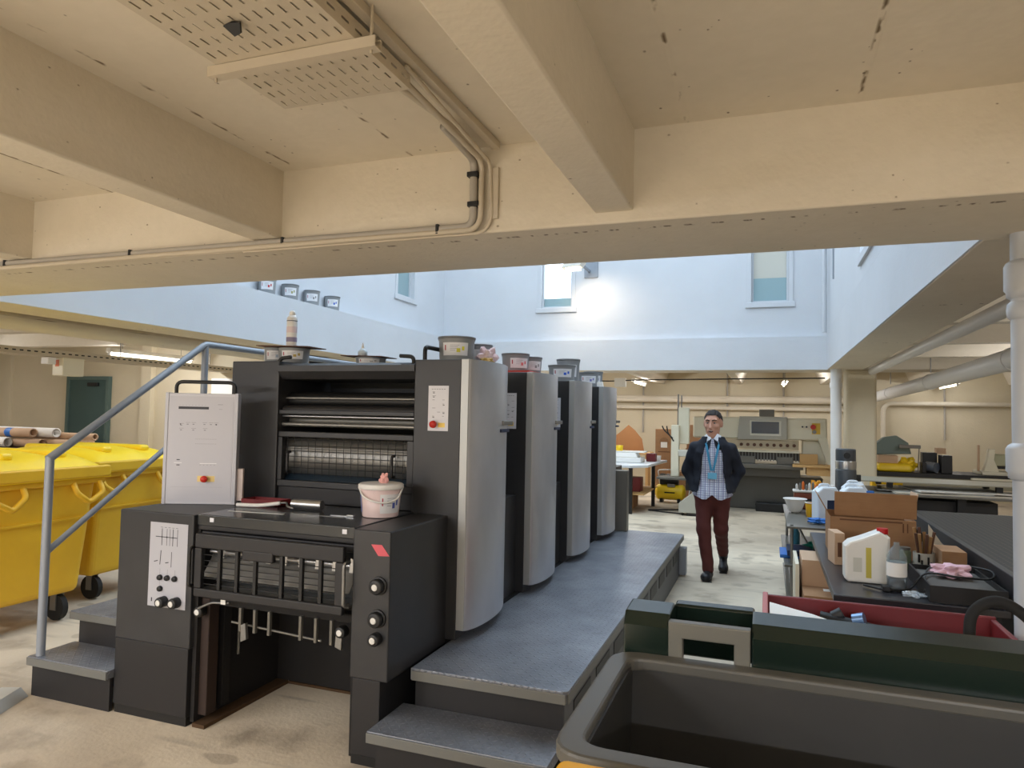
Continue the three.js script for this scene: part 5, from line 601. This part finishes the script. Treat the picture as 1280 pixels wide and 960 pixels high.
W(tt, 'table_top', ext([[-3.4, 12.0], [-2.2, 12.0], [-1.95, 12.3], [-1.85, 14.0], [-3.4, 14.0]], 0.035, { bevel: 0.004 }).rotateX(-Math.PI / 2).translate(0, 0.8, 0), std(0xd6dadd, 0.4)); for (const [x, z] of [[-2.22, -12.15], [-2.02, -13.4], [-3.3, -12.15], [-3.3, -13.8]]) W(tt, 'leg', bx(x - 0.03, x + 0.03, 0, 0.8, z - 0.03, z + 0.03), M.black); W(tt, 'under_shelf', bx(-3.35, -2.0, 0.32, 0.34, -13.8, -12.2), M.beech);
for (const [x, z, h, l, m] of [[-2.25, -12.7, 0.25, 'red and white parcel on the shelf under the packing table', M.redPlastic], [-2.6, -12.6, 0.3, 'white parcel on the shelf under the packing table', M.paper]]) single('parcel', l, 'parcel', bx(x - 0.13, x + 0.13, 0.341, 0.341 + h, z - 0.15, z + 0.15, 0.006), m); single('carton', 'tan carton on the floor under the packing table', 'carton', bx(-2.75, -2.3, 0, 0.3, -13.4, -12.9, 0.004), M.card);
single('paper_pile', 'untidy pile of white paper on the packing table', 'papers', join(bx(-2.75, -2.15, 0.842, 0.93, -13.2, -12.75, 0.01), frustum(-2.65, -2.25, -13.1, -12.8, 0.93, 1.02, -0.2, -0.2, 0.02)), M.paper); single('paper_pile', 'flat paper bag on the paper pile', 'papers', bx(-2.7, -2.1, 1.02, 1.04, -13.2, -12.8, 0.004).rotateY(0), M.paper); single('yellow_cup', 'yellow pot standing on the paper pile', 'pot', lathe([[0, 0], [0.06, 0], [0.07, 0.1], [0, 0.1]], -2.58, 1.041, -12.95, 18), M.yellowLid); single('red_box', 'red packet at the edge of the packing table', 'packet', bx(-2.14, -1.97, 0.842, 0.99, -13.5, -13.3, 0.006), M.redPlastic); single('white_cup', 'white cup at the corner of the packing table', 'cup', lathe([[0, 0], [0.035, 0], [0.045, 0.1], [0, 0.1]], -1.95, 0.842, -13.6, 16), M.paper); single('grey_box', 'grey box at the press end of the packing table', 'box', bx(-2.75, -2.5, 0.842, 1.06, -12.25, -12.05, 0.01), M.machGrey);
const cp = thing('air_compressor', 'small yellow air compressor on the rear floor', 'compressor', [-1.8, 0, -14.2]); P(cp, 'tank', rod([-0.24, 0.2, 0], [0.24, 0.2, 0], 0.15, 24), M.yellowLid); for (const s of [-1, 1]) P(cp, 'tank_end', lathe([[0.15, 0], [0.12, 0.035], [0.05, 0.055], [0, 0.06]], 0, 0, 0, 24).rotateZ(-s * Math.PI / 2).translate(s * 0.24, 0.2, 0), M.yellowLid); P(cp, 'motor', rod([-0.12, 0.44, 0.02], [0.16, 0.44, 0.02], 0.09, 18), M.black); P(cp, 'pump_head', bx(-0.2, -0.1, 0.35, 0.56, -0.06, 0.08, 0.015), M.black); P(cp, 'motor_cover', bx(-0.08, 0.12, 0.48, 0.56, -0.05, 0.1, 0.02), M.steelDull); P(cp, 'gauge_plate', bx(-0.05, 0.1, 0.31, 0.37, 0.1, 0.13, 0.005), M.steelDull); for (const x of [-0.17, 0.17]) P(cp, 'foot', bx(x - 0.03, x + 0.03, 0, 0.08, -0.1, 0.1, 0.006), M.black); P(cp, 'maker_mark', bx(-0.1, 0.1, 0.19, 0.215, 0.149, 0.152), M.black); P(cp, 'handle', pipe([[-0.22, 0.33, -0.08], [-0.26, 0.62, -0.08], [0.1, 0.64, -0.08]], 0.012, 8, 0.04), M.whitePl);
single('power_cable', 'black cable looping over the rear floor from the drill to the compressor', 'cable', cable([[-1.5, 0.012, -13.9], [-1.3, 0.012, -13.3], [-1.7, 0.012, -12.9], [-2.0, 0.012, -12.75], [-1.7, 0.012, -12.6], [-1.35, 0.012, -12.5]], 0.012, 6), M.black); single('air_hose', 'white air hose hanging from the compressor', 'hose', cable([[-1.5, 0.5, -14.1], [-1.38, 0.45, -13.9], [-1.4, 0.2, -13.8], [-1.38, 0.012, -13.7]], 0.014, 6), M.whitePl);
[[-2.3, -1.88, 0, 0.72, -15.9, -15.4, 'lowest carton of the stack behind the compressor'], [-2.28, -1.9, 0.721, 1.42, -15.85, -15.45, 'tall carton with a printed badge on the stack behind the compressor'], [-1.7, -1.38, 0, 1.0, -16.3, -15.9, 'tall carton behind the paper drill'], [-1.68, -1.4, 1.001, 1.52, -16.25, -15.95, 'brown carton on the tall carton behind the paper drill'], [-1.85, -1.55, 0, 0.55, -15.4, -15.0, 'small carton on the floor beside the compressor']].forEach(([a, b, c, d, e, f, l], i) => { const t = thing('carton', l, 'carton', [(a + b) / 2, c, (e + f) / 2], 'cartons at the rear wall', i === 1 ? -0.08 : 0); P(t, 'carton_body', bx((a - b) / 2, (b - a) / 2, 0, d - c, (e - f) / 2, (f - e) / 2, 0.004), M.card); if (i === 1) { P(t, 'badge_print', lathe([[0, 0], [0.1, 0]], 0, 0, 0, 24).rotateX(Math.PI / 2).translate(0.0, 0.42, 0.2015), std(0x8d6a4a, 0.9)); P(t, 'paper_label', bx(-0.07, 0.07, 0.3, 0.42, 0.202, 0.204), M.paper); P(t, 'print_line', bx(-0.13, 0.13, 0.2, 0.22, 0.2, 0.202), M.cardDark); } });
single('cardboard_sheet', 'fan shaped sheet of brown cardboard leaning on the rear wall', 'cardboard', ext([[0, 0], [0.78, 0], [0.72, 0.3], [0.55, 0.5], [0.4, 0.62], [0.25, 0.48], [0.08, 0.34]], 0.02).rotateX(-0.12).translate(-3.45, 0.87, -16.3), std(0x96683f, 0.9)); single('wall_bench', 'low bench under the leaning cardboard at the rear wall', 'bench', join(bx(-3.6, -2.5, 0.82, 0.87, -16.6, -16.0, 0.006), bx(-3.55, -3.49, 0, 0.82, -16.5, -16.1), bx(-2.61, -2.55, 0, 0.82, -16.5, -16.1)), M.beech);
// ================================================================ THE MAN
function sdfGeo(f, lo, hi, c) {                    // surface nets over a grid of cell c
  const n = [0, 1, 2].map((k) => Math.ceil((hi[k] - lo[k]) / c) + 1), [nx, ny, nz] = n, val = new Float32Array(nx * ny * nz), id = (i, j, k) => (k * ny + j) * nx + i;
  for (let k = 0; k < nz; k++) for (let j = 0; j < ny; j++) for (let i = 0; i < nx; i++) val[id(i, j, k)] = f(lo[0] + i * c, lo[1] + j * c, lo[2] + k * c);
  const vi = new Int32Array(nx * ny * nz).fill(-1), pos = [], idx = [], E = [[0, 1], [2, 3], [4, 5], [6, 7], [0, 2], [1, 3], [4, 6], [5, 7], [0, 4], [1, 5], [2, 6], [3, 7]], v = new Float32Array(8);
  for (let k = 0; k < nz - 1; k++) for (let j = 0; j < ny - 1; j++) for (let i = 0; i < nx - 1; i++) {
    let m = 0; for (let q = 0; q < 8; q++) { v[q] = val[id(i + (q & 1), j + ((q >> 1) & 1), k + (q >> 2))]; if (v[q] < 0) m |= 1 << q; } if (m === 0 || m === 255) continue;
    let x = 0, y = 0, z = 0, s = 0; for (const [a, b] of E) if ((v[a] < 0) !== (v[b] < 0)) { const t = v[a] / (v[a] - v[b]); x += (a & 1) + t * ((b & 1) - (a & 1)); y += ((a >> 1) & 1) + t * (((b >> 1) & 1) - ((a >> 1) & 1)); z += (a >> 2) + t * ((b >> 2) - (a >> 2)); s++; }
    vi[id(i, j, k)] = pos.length / 3; pos.push(lo[0] + (i + x / s) * c, lo[1] + (j + y / s) * c, lo[2] + (k + z / s) * c);
  }
  const quad = (a, b, d, e, flip) => { if (a < 0 || b < 0 || d < 0 || e < 0) return; flip ? idx.push(a, d, b, b, d, e) : idx.push(a, b, d, b, e, d); };
  for (let k = 1; k < nz - 1; k++) for (let j = 1; j < ny - 1; j++) for (let i = 1; i < nx - 1; i++) { const a = val[id(i, j, k)] < 0;
    if (a !== val[id(i + 1, j, k)] < 0) quad(vi[id(i, j - 1, k - 1)], vi[id(i, j, k - 1)], vi[id(i, j - 1, k)], vi[id(i, j, k)], !a);
    if (a !== val[id(i, j + 1, k)] < 0) quad(vi[id(i - 1, j, k - 1)], vi[id(i, j, k - 1)], vi[id(i - 1, j, k)], vi[id(i, j, k)], a);
    if (a !== val[id(i, j, k + 1)] < 0) quad(vi[id(i - 1, j - 1, k)], vi[id(i, j - 1, k)], vi[id(i - 1, j, k)], vi[id(i, j, k)], !a); }
  const g = new THREE.BufferGeometry(); g.setAttribute('position', new THREE.Float32BufferAttribute(pos, 3)); g.setIndex(idx);
  const nr = new Float32Array(pos.length), h = c * 0.5; for (let i = 0; i < pos.length; i += 3) { const x = pos[i], y = pos[i + 1], z = pos[i + 2], a = f(x + h, y, z) - f(x - h, y, z), b = f(x, y + h, z) - f(x, y - h, z), d = f(x, y, z + h) - f(x, y, z - h), l = Math.hypot(a, b, d) || 1; nr[i] = a / l; nr[i + 1] = b / l; nr[i + 2] = d / l; }
  g.setAttribute('normal', new THREE.BufferAttribute(nr, 3)); return tri(g);
}
const cap3 = (x, y, z, a, b, r1, r2) => { const bx_ = b[0] - a[0], by = b[1] - a[1], bz = b[2] - a[2], px = x - a[0], py = y - a[1], pz = z - a[2], t = Math.max(0, Math.min(1, (px * bx_ + py * by + pz * bz) / (bx_ * bx_ + by * by + bz * bz))); return Math.hypot(px - bx_ * t, py - by * t, pz - bz * t) - (r1 + (r2 - r1) * t); };
const ell = (x, y, z, c, r) => { const a = (x - c[0]) / r[0], b = (y - c[1]) / r[1], d = (z - c[2]) / r[2], k = Math.hypot(a, b, d); return (k - 1) * Math.min(...r) * (0.6 + 0.4 * Math.min(1, k)); };
const smin = (a, b, k) => { const h = Math.max(0, Math.min(1, 0.5 + 0.5 * (b - a) / k)); return b + (a - b) * h - k * h * (1 - h); };
const tab = (t, y) => { if (y <= t[0][0]) return t[0].slice(1); for (let i = 1; i < t.length; i++) if (y <= t[i][0]) { const u = (y - t[i - 1][0]) / (t[i][0] - t[i - 1][0]); return t[i].slice(1).map((v, k) => t[i - 1][k + 1] + (v - t[i - 1][k + 1]) * u); } return t[t.length - 1].slice(1); };
const man = thing('person', 'man in a dark blazer, checked shirt and burgundy trousers walking towards the press', 'person', [-0.545, 0, -7.75], undefined, 0.04);
// skeleton: s = -1 is the leg put forward
const J = { hip: [[-0.09, 0.9, 0], [0.09, 0.9, 0]], knee: [[-0.085, 0.5, 0.07], [0.085, 0.5, -0.02]], ank: [[-0.035, 0.09, 0.1], [0.105, 0.19, -0.38]], toe: [[-0.055, 0.035, 0.25], [0.11, 0.04, -0.24]] };
const armJ = [[[-0.185, 1.345, -0.01], [-0.268, 1.1, -0.06], [-0.165, 0.9, 0.015]], [[0.185, 1.345, -0.01], [0.268, 1.11, -0.06], [0.165, 0.9, 0.01]]];
const bodyTab = [[0.8, 0.17, 0.115], [0.9, 0.18, 0.12], [1.05, 0.165, 0.115], [1.2, 0.175, 0.12], [1.31, 0.18, 0.118], [1.39, 0.15, 0.1], [1.45, 0.1, 0.078], [1.53, 0.058, 0.058]];
const torso = (x, y, z, o, k = 1) => { const [w, d] = tab(bodyTab, y); return (Math.hypot(x / (w * k + o), z / (d * k + o)) - 1) * (d * k + o) * 0.85; };
// head, turned a little towards the press
const ch = Math.cos(-0.2), sh_ = Math.sin(-0.2);
const HS = 1.12, HT = 1.757;                       // head size about its crown
const toHead = (x, y, z) => { const u = x / HS, w = (z + 0.01) / HS; return [ch * u - sh_ * w, (y - HT) / HS + HT, sh_ * u + ch * w]; };
function headF(X, Y, Z) {
  const [x, y, z] = toHead(X, Y, Z);
  let d = smin(ell(x, y, z, [0, 1.655, -0.01], [0.078, 0.096, 0.097]), ell(x, y, z, [0, 1.565, 0.022], [0.06, 0.085, 0.072]), 0.04);
  d = smin(d, ell(x, y, z, [0, 1.512, 0.05], [0.034, 0.03, 0.035]), 0.03);                      // chin
  d = smin(d, cap3(x, y, z, [0, 1.635, 0.088], [0, 1.588, 0.108], 0.009, 0.014), 0.014);        // nose
  d = smin(d, cap3(x, y, z, [-0.04, 1.658, 0.072], [0.04, 1.658, 0.072], 0.012, 0.012), 0.018);  // brow
  for (const s of [-1, 1]) { d = smin(d, ell(x, y, z, [s * 0.08, 1.625, -0.012], [0.011, 0.034, 0.022]), 0.01); d = smin(d, ell(x, y, z, [s * 0.042, 1.6, 0.058], [0.022, 0.02, 0.022]), 0.02); const e = ell(x, y, z, [s * 0.032, 1.634, 0.094], [0.019, 0.011, 0.018]); d = Math.max(d, -e); }
  d = smin(d, ell(x, y, z, [0, 1.556, 0.082], [0.03, 0.017, 0.014]), 0.012);                     // lips
  d = Math.max(d, -ell(x, y, z, [0, 1.552, 0.094], [0.021, 0.01, 0.022]));                       // open mouth
  return smin(d * HS, cap3(X, Y, Z, [0, 1.38, -0.02], [0, 1.53, -0.012], 0.066, 0.058), 0.025);
}
function bodyF(x, y, z) {
  let d = Math.max(torso(x, y, z, -0.02), y - 1.47, 0.84 - y); d = smin(d, cap3(x, y, z, [0, 1.36, -0.02], [0, 1.5, -0.012], 0.06, 0.054), 0.03);
  for (let s = 0; s < 2; s++) { const [a, b, w] = armJ[s]; d = smin(d, cap3(x, y, z, a, b, 0.05, 0.042), 0.03); d = smin(d, cap3(x, y, z, b, w, 0.04, 0.028), 0.02);
    d = smin(d, cap3(x, y, z, J.hip[s], J.knee[s], 0.075, 0.05), 0.04); d = smin(d, cap3(x, y, z, J.knee[s], J.ank[s], 0.048, 0.036), 0.03); }
  return d;
}
function handGeo(s) {                              // hand slipped into the trouser pocket: palm, four curled fingers, thumb
  const w = armJ[s < 0 ? 0 : 1][2], dir = [-s * 0.25, -0.95, 0.12]; const at = (u, v, t) => [w[0] + dir[0] * u + s * -0.12 * v, w[1] + dir[1] * u, w[2] + dir[2] * u * 0 + v * 0.8];
  const F = (x, y, z) => { let d = cap3(x, y, z, w, at(0.085, 0, 0), 0.024, 0.03); for (let i = 0; i < 4; i++) { const v = (i - 1.5) * 0.019, L = [0.068, 0.078, 0.074, 0.058][i], a = at(0.08, v, 0), b = at(0.08 + L * 0.55, v, 0), e = [b[0] - s * 0.012, b[1] - L * 0.45, b[2] + 0.004]; d = smin(d, Math.min(cap3(x, y, z, a, b, 0.0095, 0.009), cap3(x, y, z, b, e, 0.009, 0.008)), 0.006); } const t0 = at(0.03, 0.028, 0), t1 = at(0.065, 0.05, 0), t2 = at(0.095, 0.052, 0); d = smin(d, Math.min(cap3(x, y, z, t0, t1, 0.012, 0.011), cap3(x, y, z, t1, t2, 0.011, 0.009)), 0.008); return d; };
  return sdfGeo(F, [w[0] - 0.12, w[1] - 0.22, w[2] - 0.09], [w[0] + 0.12, w[1] + 0.04, w[2] + 0.13], 0.005);
}
const skin = std(0xc9957c, 0.55);
P(man, 'body', join(sdfGeo(headF, [-0.13, 1.4, -0.15], [0.13, 1.79, 0.16], 0.004), sdfGeo(bodyF, [-0.36, 0.05, -0.5], [0.36, 1.56, 0.24], 0.016), handGeo(-1), handGeo(1)), skin);
const fromHead = (g) => g.rotateY(-0.2).translate(0, -HT, 0).scale(HS, HS, HS).translate(0, HT, -0.01);
for (const s of [-1, 1]) { const e = P(man, 'eye', clean(fromHead(new THREE.SphereGeometry(0.0125, 14, 10).translate(s * 0.032, 1.633, 0.073))), std(0xb9a59a, 0.3)); P(e, 'iris', clean(fromHead(new THREE.SphereGeometry(0.0075, 10, 8).translate(s * 0.032, 1.633, 0.0795))), std(0x2a1d16, 0.3)); P(man, 'eyebrow', clean(fromHead(sweep([V(s * 0.012, 1.655, 0.094), V(s * 0.032, 1.662, 0.09), V(s * 0.052, 1.656, 0.074)], 0.0048, 6))), std(0x2b211c, 0.9)); }
P(man, 'mouth', clean(fromHead(new THREE.SphereGeometry(1, 14, 10).scale(0.02, 0.009, 0.012).translate(0, 1.552, 0.084))), std(0x4a1a18, 0.6)); P(man, 'teeth', clean(fromHead(bx(-0.013, 0.013, 1.5555, 1.561, 0.086, 0.0935, 0.002))), std(0xe9e2d6, 0.4));
P(man, 'hair', sdfGeo((X, Y, Z) => { const [x, y, z] = toHead(X, Y, Z); let d = ell(x, y, z, [0, 1.66, -0.014], [0.085, 0.1, 0.104]) + 0.0025 * Math.sin(x * 130) * Math.sin(y * 110 + z * 90); const line = z > 0.03 ? 1.705 + Math.max(0, Math.abs(x) - 0.045) * -1.3 : (z > -0.02 ? 1.66 + (z + 0.02) * 0.6 : 1.66 - Math.min(1, (-0.02 - z) / 0.05) * 0.09); d = Math.max(d, line - y); return Math.max(d, -ell(x, y, z, [0, 1.65, -0.012], [0.074, 0.092, 0.092])); }, [-0.14, 1.5, -0.17], [0.14, 1.8, 0.15], 0.004), std(0x2a2320, 0.85), 'short dark hair');
// shirt with its checks, tails hanging out
const plaid = tex(256, (u, v) => { const m = (t, p, w) => Math.abs(((t + p) % 1) - 0.5) < w; let c = [0.86, 0.87, 0.91]; if (m(u * 2, 0.1, 0.16)) c = mix3(c, [0.45, 0.47, 0.62], 0.6); if (m(u * 2, 0.55, 0.05)) c = mix3(c, [0.30, 0.45, 0.62], 0.8); if (m(v * 2, 0.3, 0.1)) c = mix3(c, [0.45, 0.46, 0.58], 0.5); if (m(v * 2, 0.8, 0.03)) c = mix3(c, [0.22, 0.24, 0.38], 0.8); if (m(u * 4, 0.3, 0.03)) c = mix3(c, [0.2, 0.22, 0.36], 0.7); return c; }, true, 0.09);
const shirtF = (x, y, z) => { const fold = 0.004 * Math.sin(x * 60 + y * 9) * Math.sin(y * 22); const hem = 0.82 + 0.05 * Math.max(0, 1 - Math.abs(Math.abs(x) - 0) / 0.06) + Math.max(0, Math.abs(x) - 0.1) * 0.4; return Math.max(torso(x, y, z, 0.004 + (y < 1 ? (1 - y) * 0.22 : 0)) + fold, y - 1.485, hem - y, -(Math.hypot(x, (y - 1.5) * 0.7, z - 0.1) - 0.042)); };
const shirt = P(man, 'shirt', sdfGeo(shirtF, [-0.26, 0.78, -0.2], [0.26, 1.52, 0.22], 0.008), std(0xffffff, 0.8, 0, { map: plaid }), 'white shirt with blue and lilac checks');
for (const s of [-1, 1]) P(shirt, 'collar', mirror(ext([[0, 0], [0.045, 0.055], [0.075, 0.03], [0.05, -0.035]], 0.006, { bevel: 0.003 }), s).rotateX(-0.35).rotateY(s * 0.35).translate(s * 0.012, 1.452, 0.09), std(0xe9ecf2, 0.8));
const jackF = (x, y, z) => { const fold = 0.005 * Math.sin(y * 34 + x * 12) * Math.sin(z * 30 + y * 8), open = tab([[0.88, 0.15], [1.1, 0.115], [1.3, 0.1], [1.42, 0.062], [1.5, 0.05]], y)[0]; let d = Math.max(torso(x, y, z, 0.026 + (y < 1.05 ? (1.05 - y) * 0.18 : 0)) + fold, y - 1.475, 0.885 - y + Math.abs(x) * 0.05);
  d = Math.max(d, Math.min(open - Math.abs(x), 0.5) < 0 || z < 0 ? -1 : Math.min(open - Math.abs(x), z + 0.0));
  for (let s = 0; s < 2; s++) { const [a, b, w] = armJ[s]; d = smin(d, cap3(x, y, z, a, b, 0.068, 0.058) + fold, 0.03); d = smin(d, cap3(x, y, z, b, [w[0], w[1], w[2] - 0.01], 0.056, 0.046) + fold, 0.03); }
  return d; };
const jk = P(man, 'blazer', sdfGeo(jackF, [-0.38, 0.84, -0.24], [0.38, 1.52, 0.22], 0.009), std(0x141824, 0.85), 'dark navy blazer worn open');
for (const s of [-1, 1]) P(jk, 'lapel', mirror(ext([[0.06, 1.45], [0.095, 1.42], [0.14, 1.35], [0.122, 1.335], [0.135, 1.31], [0.125, 1.15], [0.115, 1.15], [0.098, 1.3]], 0.006, { bevel: 0.003 }), s).rotateY(s * 0.35).translate(s * -0.045, 0, 0.135), std(0x161a27, 0.8));
const trouF = (x, y, z) => { const fold = 0.004 * Math.sin(y * 40 + x * 20) * Math.sin(z * 25 + y * 15); let d = Math.max(ell(x, y, z, [0, 0.9, 0], [0.19, 0.15, 0.12]), y - 0.93); for (let s = 0; s < 2; s++) { const k = J.knee[s], a = J.ank[s]; d = smin(d, cap3(x, y, z, J.hip[s], k, 0.098, 0.071) + fold, 0.035); d = smin(d, cap3(x, y, z, k, [a[0], a[1] + 0.01, a[2]], 0.07, 0.058) + fold, 0.03); } return d; };
P(man, 'trousers', sdfGeo(trouF, [-0.25, 0.04, -0.5], [0.25, 1.0, 0.24], 0.01), std(0x54241f, 0.85), 'burgundy trousers');
for (let s = 0; s < 2; s++) { const a = J.ank[s], t = J.toe[s], heel = s === 0 ? [a[0], 0.04, a[2] - 0.03] : [a[0], 0.15, a[2] - 0.06]; const sh = P(man, 'shoe', sdfGeo((x, y, z) => Math.max(smin(smin(cap3(x, y, z, heel, t, 0.042, 0.042), cap3(x, y, z, a, heel, 0.048, 0.044), 0.03), ell(x, y, z, [t[0], t[1] + 0.005, t[2] - 0.04], [0.05, 0.04, 0.07]), 0.03), 0.008 - y), [Math.min(a[0], t[0]) - 0.1, 0, Math.min(a[2], t[2]) - 0.15], [Math.max(a[0], t[0]) + 0.1, 0.3, Math.max(a[2], t[2]) + 0.12], 0.007), std(0x14151b, 0.5)); P(sh, 'sole', s === 0 ? bx(a[0] - 0.05, a[0] + 0.04, 0, 0.012, -0.01, 0.29, 0.004).rotateY(0) : bx(0.07, 0.15, 0, 0.012, -0.3, -0.2, 0.004), M.black); }
const ly = P(man, 'lanyard', join([-1, 1].map((s) => { const pts = [[s * 0.075, 1.45, 0.075], [s * 0.06, 1.38, 0.118], [s * 0.036, 1.25, 0.134], [s * 0.01, 1.12, 0.135]], w = 0.011, pos = [], idx = []; pts.forEach(([x, y, z]) => pos.push(x - w, y, z, x + w, y, z)); for (let i = 0; i < 3; i++) { const a = i * 2; idx.push(a, a + 2, a + 1, a + 1, a + 2, a + 3); } const g = new THREE.BufferGeometry(); g.setAttribute('position', new THREE.Float32BufferAttribute(pos, 3)); g.setIndex(idx); g.computeVertexNormals(); g.setAttribute('uv', new THREE.BufferAttribute(new Float32Array(16), 2)); return g; })), std(0x3d8fb5, 0.7, 0, { side: THREE.DoubleSide }), 'pale blue lanyard');
P(ly, 'name_badge', bx(-0.045, 0.045, 1.035, 1.1, 0.134, 0.14, 0.003), std(0x66b2d2, 0.4), 'light blue badge');
renderer.render(scene, camera);
